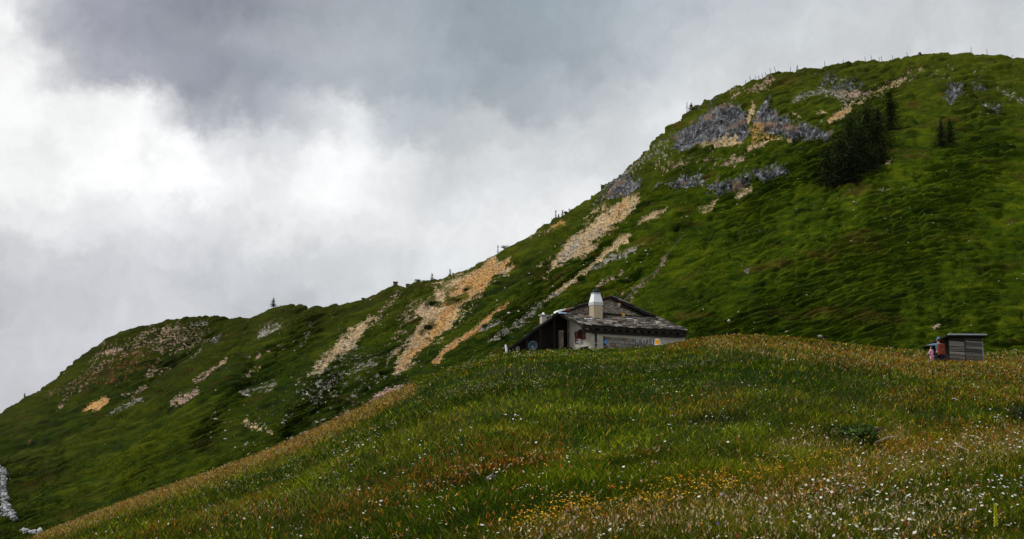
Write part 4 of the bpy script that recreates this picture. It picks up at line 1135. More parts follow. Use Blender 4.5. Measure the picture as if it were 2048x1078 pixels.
    segs = [(lu, lz, ku, kz), (ku, kz, au, az_), (au, az_, ru, rz_)]
    for (x0, z0, x1, z1) in segs:
        main.prism([(x0, GV - .3, z0 - T), (x1, GV - .3, z1 - T), (x1, GV - .3, z1 - .03), (x0, GV - .3, z0 - .03)], tuple(DL))
    mr = main.build('main_roof', M_darkwood, hut)
    for n_, (x0, z0, x1, z1) in enumerate(segs):
        def pt(s, t, lift=0.0, x0=x0, z0=z0, x1=x1, z1=z1):
            if x1 > au + .1: x, z = x1 + (x0 - x1) * t, z1 + (z0 - z1) * t
            else: x, z = x0 + (x1 - x0) * t, z0 + (z1 - z0) * t
            return Vector((x, GV - .34, z - .02 + lift)) + DL * (s * 1.006)
        slab_roof('roof_slabs', pt, 7, 14, mr, 20 + n_)
    # barge beam and rafters seen under the right verge
    m = MB()
    b0 = hf.on_v(1240, 611, GV - .08); b1 = hf.on_v(1292, 633, GV - .08)
    m.tube([(b0[0], GV - .09, b0[1]), (b1[0], GV - .09, b1[1])], .075, 6); m.build('slanting_beam', M_darkwood, hut)
    m = MB()
    w0 = hf.on_v(1207, 628, GV - .1); w1 = hf.on_v(1300, 636, GV - .1)
    m.hexa([(w0[0], GV - .16, w0[1] - .22), (w1[0], GV - .16, w1[1] - .10), (w1[0], GV, w1[1] - .10), (w0[0], GV, w0[1] - .22)],
           [(w0[0], GV - .16, w0[1] + .12), (w1[0], GV - .16, w1[1] + .06), (w1[0], GV, w1[1] + .06), (w0[0], GV, w0[1] + .12)])
    m.build('wall_beam', M_darkwood, hut)
    # dark timber front of the left wing
    m = MB()
    tv = GV + .9
    u = lu + .45
    while u < .75:
        uw = min(u + random.uniform(.16, .26), .76)
        if gz((u + uw) / 2) - T - .12 > -.55 and u < 1.2:
            d = random.uniform(0, .03)
            m.prism([(u, tv - d, -.6), (uw - .012, tv - d, -.6), (uw - .012, tv - d, gz(uw) - T - .06), (u, tv - d, gz(u) - T - .06)], (0, .06, 0))
        u = uw
    m.build('timber_wall', M_darkwood, hut)
    for px in (1053, 1080, 1108):
        m = MB()
        uu = hf.on_v(px, 690, GV - .05)[0]
        if gz(uu) - T - .1 > -.3: 
            m.box(uu - .07, uu + .07, GV - .12, GV + .02, -.6, gz(uu) - T - .06)
            m.build('porch_post', M_darkwood, hut)
    m = MB()
    p0 = hf.on_v(1120.5, 680, GV - .1)[0]; p1 = hf.on_v(1126.5, 680, GV - .1)[0]
    m.box(p0, p1, GV - .15, GV + .2, -.6, hf.on_v(1124, 661, GV)[1]); m.build('stone_pier', M_rubble, hut)
    # big chimney on the lean-to
    cv = 1.75
    cu0, cz0 = hf.on_v(1187, 641, cv); cu1 = hf.on_v(1206.3, 641, cv)[0]
    cd = .78
    z1 = hf.on_v(1196, 610.5, cv)[1]; z2 = hf.on_v(1196, 604, cv)[1]; z3 = hf.on_v(1193, 587.5, cv)[1]; z4 = hf.on_v(1193, 584.5, cv)[1]; z5 = hf.on_v(1192, 577, cv)[1]
    m = MB(); m.box(cu0 + .03, cu1 - .03, cv, cv + cd - .06, cz0 - .5, z1); ch = m.build('chimney', M_tanrender, hut, bevel=.02)
    m = MB(); m.box(cu0, cu1, cv - .03, cv + cd - .03, z1 + .002, z2); m.build('grey_band', M_band, ch, bevel=.015)
    wq = .155 * (cu1 - cu0); uq = (cu0 + cu1) / 2 - .06
    m = MB()
    m.hexa([(cu0 + .012, cv - .02, z2 + .002), (cu1 - .012, cv - .02, z2 + .002), (cu1 - .012, cv + cd - .04, z2 + .002), (cu0 + .012, cv + cd - .04, z2 + .002)],
           [(cu0 + wq, cv + .14, z3), (cu1 - wq, cv + .14, z3), (cu1 - wq, cv + cd - .2, z3), (cu0 + wq, cv + cd - .2, z3)]); m.build('white_cap', M_white, ch, bevel=.02)
    m = MB(); m.box(cu0 + wq - .012, cu1 - wq + .012, cv + .125, cv + cd - .185, z3 + .002, z4); m.build('metal_collar', M_zinc, ch)
    m = MB(); uc = (cu0 + cu1) / 2; vc = cv + cd / 2 - .03
    m.tube([(uc, vc, z4), (uc, vc, z4 + .12)], .13, 12); m.tube([(uc - .26, vc, z4 + .12), (uc + .2, vc, z4 + .16)], [.12, .15], 12); m.tube([(uc, vc, z4 + .14), (uc, vc, z5), (uc, vc, z5 + .03)], [.18, .16, .04], 12)
    m.build('cowl', M_black, ch)
    # small chimney on the far left slope
    sv = GV + .7
    s0 = hf.on_v(1084, 640, sv); s1 = hf.on_v(1093.5, 640, sv); st_ = hf.on_v(1090, 632, sv)[1]
    m = MB(); m.box(s0[0], s1[0], sv, sv + .38, gz(s0[0]) - .25, st_); sc_ = m.build('small_chimney', M_plaster, hut, bevel=.02)
    a0, a1 = hf.on_v(1082, 631, sv)[0], hf.on_v(1100, 631, sv)[0]
    m = MB(); m.hexa([(a0, sv - .12, st_ + .05), (a1, sv - .12, st_ + .002), (a1, sv + .5, st_ + .002), (a0, sv + .5, st_ + .05)], [(a0, sv - .12, st_ + .11), (a1, sv - .12, st_ + .06), (a1, sv + .5, st_ + .06), (a0, sv + .5, st_ + .11)]); m.build('cap_slab', M_zinc, sc_)
    uc = hf.on_v(1089, 627, sv)[0]; m = MB(); m.tube([(uc, sv + .2, st_ + .09), (uc, sv + .2, st_ + .2), (uc, sv + .2, st_ + .3)], [.13, .11, .05], 8); m.build('cap_stone', M_white, sc_)
    # sheet metal on the left verge
    m = MB(); f0 = hf.on_v(1115, 622.5, GV - .4); f1 = hf.on_v(1132, 618, GV - .4)
    m.hexa([(f0[0], GV - .42, f0[1] - .1), (f1[0], GV - .42, f1[1] - .06), (f1[0], GV + .3, f1[1] - .06), (f0[0], GV + .3, f0[1] - .1)], [(f0[0] + .1, GV - .42, f0[1] + .06), (f1[0], GV - .42, f1[1] + .05), (f1[0], GV + .3, f1[1] + .05), (f0[0] + .1, GV + .3, f0[1] + .06)])
    m.build('metal_flashing', M_white, hut)
    m = MB(); m.box(f1[0] - .05, f1[0] + .32, GV - .43, GV - .2, f1[1] - .12, f1[1] + .0); m.build('red_end_board', M_redpaint, hut)
    return roof_pt, roof_z, GV, gz, cv, cu0, LF, UL, UR
roof_pt, roof_z, GV, gz, cv, cu0, LF, UL, UR = build_hut()

def loose(name, label, cat, m, mat, loc_world, yaw=0.0):
    o = m.build(name, mat)
    o.location = loc_world; o.rotation_euler = (0, 0, yaw)
    return tag(o, label, cat)

# loose things on and about the hut
def on_lean_to(px, py):
    for v in np.linspace(-.4, GV, 300):
        u, z = hf.on_v(px, py, v)
        if z <= roof_z(u, v) + .1: return u, v, roof_z(u, v) + .1
    return u, v, z
u_, v_, z_ = on_lean_to(1176, 638.5)
m = MB(); m.hexa([(-.30, -.22, 0), (.30, -.22, 0), (.28, .2, .02), (-.27, .22, .02)], [(-.30, -.22, .05), (.27, -.2, .07), (.26, .2, .10), (-.25, .2, .09)])
loose('white_slab', 'white flat slab lying on the roof left of the big chimney', 'slab', m, M_white, hf.world(u_, v_, z_), hf.yaw)
u_, v_, z_ = on_lean_to(1125, 627.5)
m = MB(); m.hexa([(-.28, -.2, 0), (.28, -.2, 0), (.28, .2, .04), (-.28, .2, .04)], [(-.2, -.15, .11), (.22, -.15, .10), (.22, .15, .12), (-.2, .15, .13)])
loose('blue_bag', 'small pale blue bag on the upper left corner of the roof', 'bag', m, noisy('pale_blue_sheet', (.30, .38, .55), (.42, .50, .66), 5), hf.world(u_, v_, z_), hf.yaw)
u_, v_, z_ = on_lean_to(1246, 632)
m = MB(); m.tube([(0, 0, 0), (0, 0, .12), (.03, 0, .22)], [.15, .16, .08], 8)
loose('orange_bucket', 'small orange yellow bucket standing on the slab roof below the gable', 'bucket', m, M_orange, hf.world(u_, v_, z_), hf.yaw)
u_, z_ = hf.on_v(1236, 611, GV - .15)
pl = empty('cable_pulley', hf.world(u_, GV - .15, z_), hf.yaw); tag(pl, 'small orange and grey pulley fixed high on the stone gable', 'pulley')
m = MB(); m.tube([(-.05, 0, 0), (.10, 0, 0)], [.17, .17], 14); m.build('wheel', M_zinc, pl)
m = MB(); m.box(-.02, .2, -.06, .15, .06, .2); m.box(-.03, .03, -.04, .15, -.2, .2); m.build('bracket', M_orange, pl)

# haulage cable running up the mountain
ca0 = hf.world(u_ + .3, GV - .25, z_ + .25)
cpts = [ca0] + [slope_hit(hill, px, py, .0) + hill_n for px, py, hill_n in ((1270, 585, Vector((0, -.5, .5))), (1308, 545, Vector((0, -.4, .5))), (1352, 492, Vector((0, -.4, .5))), (1392, 441, Vector((0, -.2, .2))))]
m = MB(); m.tube([p - ca0 for p in cpts], .036, 6)
loose('haulage_cable', 'long grey cable running from the gable up the grassy slope', 'cable', m, M_wire, ca0)
def on_fg(px, Y):
    a, _ = px_dir(px, 700); x = float(a) * Y
    return Vector((x, Y, float(fg_z(x, Y))))

# satellite dish
g = on_fg(1066, 82.0)
a, e = px_dir(1066, 692); dz = float(e) * 82.0 - g.z
sdsh = empty('satellite_dish', g, R(-8)); tag(sdsh, 'round blue grey satellite dish standing in front of the dark timber wing', 'satellite dish')
m = MB(); rd_, sg = .38, 24; vv = [(0, .10, dz)]; ff = []
for k, (rr, dd) in enumerate(((.13, .09), (.26, .05), (rd_, 0.0))):
    vv += [(rr * math.cos(2 * math.pi * i / sg), dd, dz + rr * math.sin(2 * math.pi * i / sg)) for i in range(sg)]
ff += [(0, 1 + i, 1 + (i + 1) % sg) for i in range(sg)]
for k in range(2): ff += [(1 + k * sg + i, 1 + (k + 1) * sg + i, 1 + (k + 1) * sg + (i + 1) % sg, 1 + k * sg + (i + 1) % sg) for i in range(sg)]
m.add(vv, ff); d_ = m.build('reflector', M_dish, sdsh, smooth=True); sl = d_.modifiers.new('thickness', 'SOLIDIFY'); sl.thickness = .02
m = MB(); m.tube([(0, .14, -.2), (0, .14, dz)], .03, 8); m.build('mast', M_zinc, sdsh)
m = MB(); m.tube([(0, -.01, dz - rd_ + .02), (0, -.36, dz - .08)], .012, 6); m.box(-.03, .03, -.42, -.34, dz - .12, dz - .03); m.build('feed_arm', M_zinc, sdsh)
# white post by the left end of the roof
g = on_fg(1012.5, 80.0); a, e = px_dir(1012.5, 691); h = float(e) * 80.0 - g.z
m = MB(); m.tube([(.06, 0, -.2), (0, 0, h * .6), (-.04, 0, h)], [.07, .085, .075], 8); m.tube([(-.04, 0, h), (-.03, 0, h + .05)], [.08, .04], 8)
loose('marker_stone', 'upright white marker stone beside the left end of the roof', 'stone', m, M_white, g)
# washing line
w0 = on_fg(1159, 80.5); w1 = on_fg(1211.5, 82.3)
line = empty('washing_line', w0); tag(line, 'white washing line strung along the front of the hut', 'washing line')
zt0 = float(px_dir(1159, 678)[1]) * 80.5 - w0.z; zt1 = float(px_dir(1211, 679)[1]) * 82.3 - w0.z
m = MB(); m.tube([(0, 0, -.3), (0, 0, zt0)], .045, 8); m.tube([(-.16, -.02, zt0 - .06), (.16, .02, zt0 - .06)], .03, 6); m.build('post', M_zinc, line)
dlt = w1 - w0
m = MB(); m.tube([(dlt.x, dlt.y, dlt.z - .2), (dlt.x, dlt.y, zt1)], .04, 8); m.build('post', M_darkwood, line)
l0 = float(px_dir(1164, 686)[1]) * 80.6 - w0.z; l1 = float(px_dir(1164, 693.5)[1]) * 80.6 - w0.z
for zz, ze in ((l0, float(px_dir(1211, 685)[1]) * 82.3 - w0.z), (l1, float(px_dir(1211, 693.5)[1]) * 82.3 - w0.z)):
    m = MB(); m.tube([Vector((0, -.01, zz)).lerp(Vector((dlt.x, dlt.y - .03, ze)), k / 8) - Vector((0, 0, .03 * math.sin(math.pi * k / 8))) for k in range(9)], .012, 5); m.build('line', M_rope, line)
bc = w0 + Vector((dlt.x, dlt.y - .06, 0)); zc = float(px_dir(1211, 682.5)[1]) * 82.2
m = MB(); m.hexa([(-.06, 0, -.18), (.08, .01, -.2), (.08, .03, -.2), (-.06, .02, -.18)], [(-.12, -.01, .08), (.14, .0, .14), (.14, .03, .14), (-.12, .02, .08)])
o = loose('blue_cloth', 'small bright blue cloth hanging at the end of the washing line', 'cloth', m, M_blue, (bc.x, bc.y, zc))
# barrow and bench at the foot of the side wall
g = on_fg(1167, 81.0)
bar = empty('wheelbarrow', g, R(20)); tag(bar, 'dark wheelbarrow tipped against the wall below the shuttered window', 'wheelbarrow')
zb_ = float(px_dir(1167, 697)[1]) * 81.0 - g.z
m = MB(); m.hexa([(-.22, -.2, zb_ - .15), (.2, -.2, zb_ - .08), (.2, .2, zb_ - .08), (-.22, .2, zb_ - .15)], [(-.38, -.28, zb_ + .05), (.32, -.28, zb_ + .18), (.32, .28, zb_ + .18), (-.38, .28, zb_ + .05)]); m.build('tray', M_black, bar)
m = MB(); m.tube([(.34, -.035, zb_ - .1), (.34, .035, zb_ - .1)], .17, 14); m.build('wheel', M_redpaint, bar)
m = MB()
for s in (-.2, .2): m.tube([(.34, s * .3, zb_ - .1), (-.3, s, zb_ - .1), (-.8, s * 1.2, zb_ + .08)], .02, 6); m.tube([(-.25, s, zb_ - .1), (-.3, s, -.1)], .02, 6)
m.build('frame', M_zinc, bar)
g = on_fg(1134, 82.2); zb_ = max(.25, float(px_dir(1134, 694.5)[1]) * 82.2 - g.z)
ben = empty('bench', g, R(10)); tag(ben, 'low dark wooden bench by the corner of the side wall', 'bench')
m = MB(); m.box(-.42, .42, -.17, -.01, zb_ - .05, zb_); m.box(-.42, .42, .01, .17, zb_ - .05, zb_); m.build('seat', M_darkwood, ben)
for s in (-.34, .34):
    m = MB(); m.box(s - .04, s + .04, -.15, .15, -.2, zb_ - .052); m.build('leg', M_darkwood, ben)
# white chair with orange cushion
g = on_fg(1318, 81.0); zs = float(px_dir(1318, 695)[1]) * 81.0 - g.z; zt_ = float(px_dir(1318, 681.5)[1]) * 81.0 - g.z
chr_ = empty('garden_chair', g, R(18)); tag(chr_, 'white garden chair with an orange cushion against the block wall', 'chair')
zs = max(zs, .12); zt_ = max(zt_, zs + .42)
m = MB(); m.box(-.22, .22, -.20, .2, zs - .04, zs); m.build('seat', M_white, chr_, bevel=.015)
m = MB()
ring = [(-.21, .2, zs), (-.22, .24, zs + .25), (-.15, .27, zt_ - .05), (0, .28, zt_), (.15, .27, zt_ - .05), (.22, .24, zs + .25), (.21, .2, zs)]
m.tube(ring, .03, 8); m.build('backrest', M_white, chr_)
m = MB(); m.hexa([(-.17, .12, zs + .02), (.17, .12, zs + .02), (.17, .22, zs + .02), (-.17, .22, zs + .02)], [(-.14, .17, zt_ - .05), (.14, .17, zt_ - .05), (.14, .26, zt_ - .05), (-.14, .26, zt_ - .05)]); m.build('cushion', M_orange, chr_, bevel=.03)
for sx in (-.19, .19):
    for sy in (-.17, .17):
        m = MB(); m.tube([(sx, sy, -.2), (sx * .95, sy * .95, zs - .042)], .022, 6); m.build('leg', M_white, chr_)
# white rack lying in the grass
g = on_fg(1284, 80.6); zz = float(px_dir(1284, 696)[1]) * 80.6 - g.z
m = MB()
for k in range(6): m.tube([(-.42 + k * .17, -.16, zz - .06), (-.36 + k * .17, .2, zz + .06)], .018, 6)
m.tube([(-.5, -.16, zz - .06), (.5, -.14, zz - .02)], .022, 6); m.tube([(-.42, .2, zz + .06), (.56, .2, zz + .05)], .022, 6)
for sx in (-.4, .45): m.tube([(sx, -.12, zz - .05), (sx, -.1, -.1)], .02, 6); m.tube([(sx, .18, zz + .05), (sx, .16, -.1)], .02, 6)
loose('drying_rack', 'low white slatted rack in the grass before the block wall', 'rack', m, M_white, g, R(14))

# ------------------------------------------------------------------ wooden shed
sg_ = fg_hit(1905, 726)
sf = Frame(sg_, R(30))
sf = Frame(sg_ - sf.U * sf.on_v(1905, 700, 0)[0] + sf.U * sf.on_v(1897, 700, 0)[0], R(30))
shed = empty('wooden_shed', sf.C, sf.yaw); tag(shed, 'small weathered wooden shed with sloping roof at the right of the meadow', 'shed')
def build_shed():
    L = sf.on_v(1965, 700, 0)[0]
    ul, zf = sf.on_v(1896, 668, -.3); ur, zf2 = sf.on_v(1972.5, 668.5, -.3); zf2 = max(zf2, zf - .02)
    vb = sf.find_v(1843, 693.5, ul); zb = sf.on_v(1843, 693.5, vb)[1]
    vb = min(vb, 5.5)
    T = .09
    b = [(ul, -.3, zf - T), (ur, -.3, zf2 - T), (ur, vb, zb - T), (ul, vb, zb - T)]
    m = MB(); m.hexa(b, [(p[0], p[1], p[2] + T) for p in b]); m.build('roof', M_darkwood, shed)
    m = MB(); m.hexa([(ul - .02, -.335, zf - .05), (ur + .02, -.335, zf2 - .05), (ur + .02, -.302, zf2 - .05), (ul - .02, -.302, zf - .05)], [(ul - .02, -.335, zf + .025), (ur + .02, -.335, zf2 + .025), (ur + .02, -.302, zf2 + .025), (ul - .02, -.302, zf + .025)]); m.build('metal_edge', M_zinc, shed)
    hz = lambda v: zf + (zb - zf) * (v + .3) / (vb + .3) - T - .03
    m = MB()
    um = sf.on_v(1929.5, 700, 0)[0]
    Z = lambda py: sf.on_v(1930, py, 0)[1]
    rows_l = [(671, 677.2, .12), (678, 683.0, .15), (684, 694, .75), (695.3, 699.4, .42), (699.8, 703.8, .5), (704.6, 709, .55), (709.4, 713, .5), (713.5, 717, .5), (717.4, 724, .4)]  # top rows: dark boards, with the overhang's shadow put into their colour
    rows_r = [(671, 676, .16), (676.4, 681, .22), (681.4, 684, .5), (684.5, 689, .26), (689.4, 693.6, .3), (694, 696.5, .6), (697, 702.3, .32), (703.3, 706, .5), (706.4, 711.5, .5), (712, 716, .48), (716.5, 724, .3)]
    for rows_, x0, x1 in ((rows_l, .06, um - .02), (rows_r, um + .03, L - .05)):
        for y0, y1, k in rows_:
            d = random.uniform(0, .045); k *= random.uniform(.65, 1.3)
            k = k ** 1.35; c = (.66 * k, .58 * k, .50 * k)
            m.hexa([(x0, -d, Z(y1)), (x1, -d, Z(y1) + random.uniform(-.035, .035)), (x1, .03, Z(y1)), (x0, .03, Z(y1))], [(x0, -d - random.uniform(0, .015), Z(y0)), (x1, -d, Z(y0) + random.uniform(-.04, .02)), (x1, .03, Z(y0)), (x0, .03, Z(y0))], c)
    m.build('front_boards', M_greywood, shed)
    m = MB()
    m.box(L - .05, L + .01, -.045, .03, -.3, hz(0)); m.build('corner_post', noisy('bleached_post', (.22, .26, .29), (.34, .38, .41), 5), shed)
    for x in (0, um - .01):
        m = MB(); m.box(x, x + .05, -.035, .03, -.3, hz(0)); m.build('post', M_darkwood, shed)
    m = MB(); v = .06
    while v < vb - .3:
        v2 = min(v + random.uniform(.14, .22), vb - .3)
        m.hexa([(.04, v, -.4), (.04, v2 - .012, -.4), (.08, v2 - .012, -.4), (.08, v, -.4)], [(.04, v, hz(v)), (.04, v2 - .012, hz(v2)), (.08, v2 - .012, hz(v2)), (.08, v, hz(v))]); v = v2
    m.build('side_boards', M_darkwood, shed)
    m = MB(); m.hexa([(L - .06, .05, -.4), (L - .01, .05, -.4), (L - .01, vb - .3, -.4), (L - .06, vb - .3, -.4)], [(L - .06, .05, hz(.05)), (L - .01, .05, hz(.05)), (L - .01, vb - .3, hz(vb - .3)), (L - .06, vb - .3, hz(vb - .3))])
    m.box(.09, L - .07, vb - .36, vb - .3, -.4, hz(vb - .3)); m.build('rear_boards', M_darkwood, shed)
build_shed()
# ------------------------------------------------------------------ people by the shed
M_skin = noisy('skin', (.42, .24, .16), (.50, .30, .21), 20, rough=.6, bump=0)
def skinned(name, joints, bones, mat, parent, sub=2):
    """one smooth body grown round a skeleton: joints {name: (pos, radius)}"""
    names = list(joints); me = bpy.data.meshes.new(name)
    me.from_pydata([joints[n][0] for n in names], [(names.index(a), names.index(b)) for a, b in bones], [])
    o = link_mesh(name, me, mat, parent)
    sk = o.modifiers.new('skin', 'SKIN'); sk.use_smooth_shade = True
    for n, v in zip(names, me.skin_vertices[0].data):
        r = joints[n][1]; v.radius = r if isinstance(r, tuple) else (r, r)
    me.skin_vertices[0].data[0].use_root = True
    s = o.modifiers.new('subdivision', 'SUBSURF'); s.levels = sub; s.render_levels = sub
    return o

def make_person(label, loc, yaw, h, arms, mats, extras=()):
    """standing figure of height h facing local +Y; arms: 'spread', 'down' or 'front'"""
    root = empty('person', loc, yaw); tag(root, label, 'person')
    k = h / 1.72
    P = lambda x, y, z: (x * k, y * k, z * k)
    J = {'pelvis': (P(0, 0, .93), .125 * k), 'belly': (P(0, 0, 1.10), .12 * k), 'chest': (P(0, .0, 1.30), .14 * k), 'neck': (P(0, .01, 1.46), .055 * k), 'jaw': (P(0, .03, 1.54), .075 * k), 'skull': (P(0, .02, 1.63), .092 * k), 'crown': (P(0, .01, 1.70), .05 * k)}
    B = [('pelvis', 'belly'), ('belly', 'chest'), ('chest', 'neck'), ('neck', 'jaw'), ('jaw', 'skull'), ('skull', 'crown')]
    arm = {}
    for s, n in ((-1, 'L'), (1, 'R')):
        if arms == 'spread': e_, w_, hd = (s * .33, .10, 1.36), (s * .40, .28, 1.36), (s * .43, .35, 1.37)
        elif arms == 'front': e_, w_, hd = (s * .26, .06, 1.10), (s * .16, .26, 1.08), (s * .11, .33, 1.10)
        else: e_, w_, hd = (s * .25, -.01, 1.13), (s * .27, .05, .90), (s * .27, .07, .83)
        arm[n] = (e_, w_, hd)
        J['sh' + n] = (P(s * .17, 0, 1.39), .065 * k); J['el' + n] = (P(*e_), .045 * k); J['wr' + n] = (P(*w_), .03 * k); J['ha' + n] = (P(*hd), (.038 * k, .02 * k))
        B += [('chest', 'sh' + n), ('sh' + n, 'el' + n), ('el' + n, 'wr' + n), ('wr' + n, 'ha' + n)]
        d = (Vector(hd) - Vector(w_)).normalized(); side = d.cross(Vector((0, 0, 1))).normalized()
        for f in range(4):
            b0 = Vector(hd) + d * .02 + side * (.026 * (f - 1.5) / 1.5); t0 = b0 + d * (.07 - .012 * abs(f - 1.4)) + Vector((0, 0, -.02))
            J['f%d%s' % (f, n)] = (P(*b0), .0095 * k); J['t%d%s' % (f, n)] = (P(*t0), .0075 * k); B += [('ha' + n, 'f%d%s' % (f, n)), ('f%d%s' % (f, n), 't%d%s' % (f, n))]
        tb = Vector(w_) + d * .035 + side * .03; tt = tb + d * .04 + side * .03
        J['th' + n] = (P(*tb), .011 * k); J['tt' + n] = (P(*tt), .008 * k); B += [('wr' + n, 'th' + n), ('th' + n, 'tt' + n)]
        J['hip' + n] = (P(s * .095, 0, .88), .095 * k); J['kn' + n] = (P(s * .11, .02, .49), .058 * k); J['an' + n] = (P(s * .12, -.01, .09), .042 * k); J['to' + n] = (P(s * .13, .14, .04), .035 * k)
        B += [('pelvis', 'hip' + n), ('hip' + n, 'kn' + n), ('kn' + n, 'an' + n), ('an' + n, 'to' + n)]
    body = skinned('body', J, B, M_skin, root)
    m = MB()      # face: nose, eyes, mouth and ears
    fy = .098 * k
    m.tube([P(0, .098, 1.615), P(0, .125, 1.58)], [.010 * k, .015 * k], 6); m.build('nose', M_skin, root, smooth=True)
    m = MB()
    for s in (-1, 1):
        m = MB(); m.tube([P(s * .035 - .012, .098, 1.615), P(s * .035 + .012, .098, 1.615)], .008 * k, 6); m.build('eye', M_black, root)
        m = MB(); m.tube([P(s * .088, .01, 1.565), P(s * .10, .0, 1.60), P(s * .09, .005, 1.635)], [.012 * k, .018 * k, .012 * k], 6); m.build('ear', M_skin, root, smooth=True)
    m = MB(); m.tube([P(-.025, .10, 1.545), P(.025, .10, 1.545)], .006 * k, 6); m.build('mouth', M_black, root)
    top, legs, hat, hair, feet = mats
    J2 = {'hem': (P(0, 0, .90), .155 * k), 'waist': (P(0, 0, 1.08), .145 * k), 'chest': (P(0, 0, 1.30), .165 * k), 'collar': (P(0, .01, 1.44), .085 * k)}
    B2 = [('hem', 'waist'), ('waist', 'chest'), ('chest', 'collar')]
    for n, s in (('L', -1), ('R', 1)):
        e_, w_, hd = arm[n]
        J2['s' + n] = (P(s * .17, 0, 1.385), .082 * k); J2['e' + n] = (P(*e_), .062 * k); J2['w' + n] = (P(*w_), .048 * k)
        B2 += [('chest', 's' + n), ('s' + n, 'e' + n), ('e' + n, 'w' + n)]
    skinned('jacket', J2, B2, top, root)
    J3 = {'seat': (P(0, 0, .92), .14 * k)}; B3 = []
    for n, s in (('L', -1), ('R', 1)):
        J3['h' + n] = (P(s * .095, 0, .86), .108 * k); J3['k' + n] = (P(s * .11, .02, .49), .074 * k); J3['a' + n] = (P(s * .12, -.01, .11), .062 * k)
        B3 += [('seat', 'h' + n), ('h' + n, 'k' + n), ('k' + n, 'a' + n)]
    skinned('trousers', J3, B3, legs, root)
    for n, s in (('L', -1), ('R', 1)):
        skinned('boot', {'an': (P(s * .12, -.02, .13), .055 * k), 'he': (P(s * .12, -.03, .045), .05 * k), 'to': (P(s * .13, .16, .04), .042 * k)}, [('an', 'he'), ('he', 'to')], feet, root, 1)
    if hair is not None:
        skinned('hair', {'nape': (P(0, -.055, 1.53), .06 * k), 'back': (P(0, -.03, 1.62), .096 * k), 'top': (P(0, .0, 1.69), .078 * k)}, [('nape', 'back'), ('back', 'top')], hair, root)
    if hat is not None:
        skinned('hat', {'rim': (P(0, .005, 1.64), .112 * k), 'mid': (P(0, 0, 1.71), .092 * k), 'tip': (P(-.02, -.02, 1.79), .045 * k)}, [('rim', 'mid'), ('mid', 'tip')], hat, root)
    for nm, mat, fn in extras:
        mm = MB(); fn(mm, P); mm.build(nm, mat, root, bevel=.03 * k)
    return root

M_plaid = noisy('red_brown_plaid', (.26, .035, .02), (.13, .04, .02), 9, stretch=(1, 1, 2), lo=.45, hi=.55, bump=.1)
M_teal = noisy('teal_blue_fleece', (.10, .19, .30), (.14, .26, .36), 8, bump=.1)
M_bluehat = noisy('blue_knit_hat', (.07, .17, .36), (.10, .23, .45), 20, bump=.2)
M_navy = noisy('navy_cloth', (.012, .016, .035), (.02, .026, .055), 8, bump=.1)
M_pink = noisy('pink_cloth', (.72, .22, .42), (.82, .48, .62), 7, lo=.4, hi=.6, bump=.1)
M_ginger = noisy('ginger_hair', (.28, .10, .025), (.20, .07, .02), 25, bump=.3)
M_brownhair = noisy('brown_hair', (.045, .022, .012), (.07, .035, .02), 25, bump=.3)
M_boot = noisy('brown_boot', (.05, .03, .02), (.08, .05, .03), 9, bump=.2)

def person_spot(px, py_head, h, Y):
    a, e = px_dir(px, py_head); x = float(a) * Y
    return Vector((x, Y, float(e) * Y - h))
Yp = sf.C.y
def ppos(px, Y, h, pyh):
    p = person_spot(px, pyh, h, Y); g = float(fg_z(p.x, p.y)); return p if p.z > g - .45 else Vector((p.x, p.y, g - .45))
def backpack(mm, P):
    mm.hexa([P(-.20, -.33, .80), P(.20, -.33, .80), P(.19, -.15, .82), P(-.19, -.15, .82)], [P(-.17, -.30, 1.40), P(.17, -.30, 1.40), P(.16, -.14, 1.42), P(-.16, -.14, 1.42)])
    mm.hexa([P(-.15, -.39, .84), P(.15, -.39, .84), P(.15, -.335, .84), P(-.15, -.335, .84)], [P(-.14, -.37, 1.10), P(.14, -.37, 1.10), P(.14, -.325, 1.10), P(-.14, -.325, 1.10)])
make_person('person in blue knit hat and red brown rucksack, arms spread, at the shed', ppos(1877, Yp - .35, 1.74, 681), R(10), 1.70, 'spread', (M_teal, M_navy, M_bluehat, M_brownhair, M_boot), [('rucksack', M_plaid, backpack)])
make_person('person with ginger hair in dark navy jacket standing close to the shed wall', ppos(1886.5, Yp + .35, 1.66, 682), R(-30), 1.66, 'front', (M_navy, M_navy, None, M_ginger, M_boot))
make_person('small child in a pink jacket beside the person with the rucksack', ppos(1862.5, Yp - .55, 1.02, 693), R(35), 1.02, 'front', (M_pink, M_pink, None, M_brownhair, M_boot))

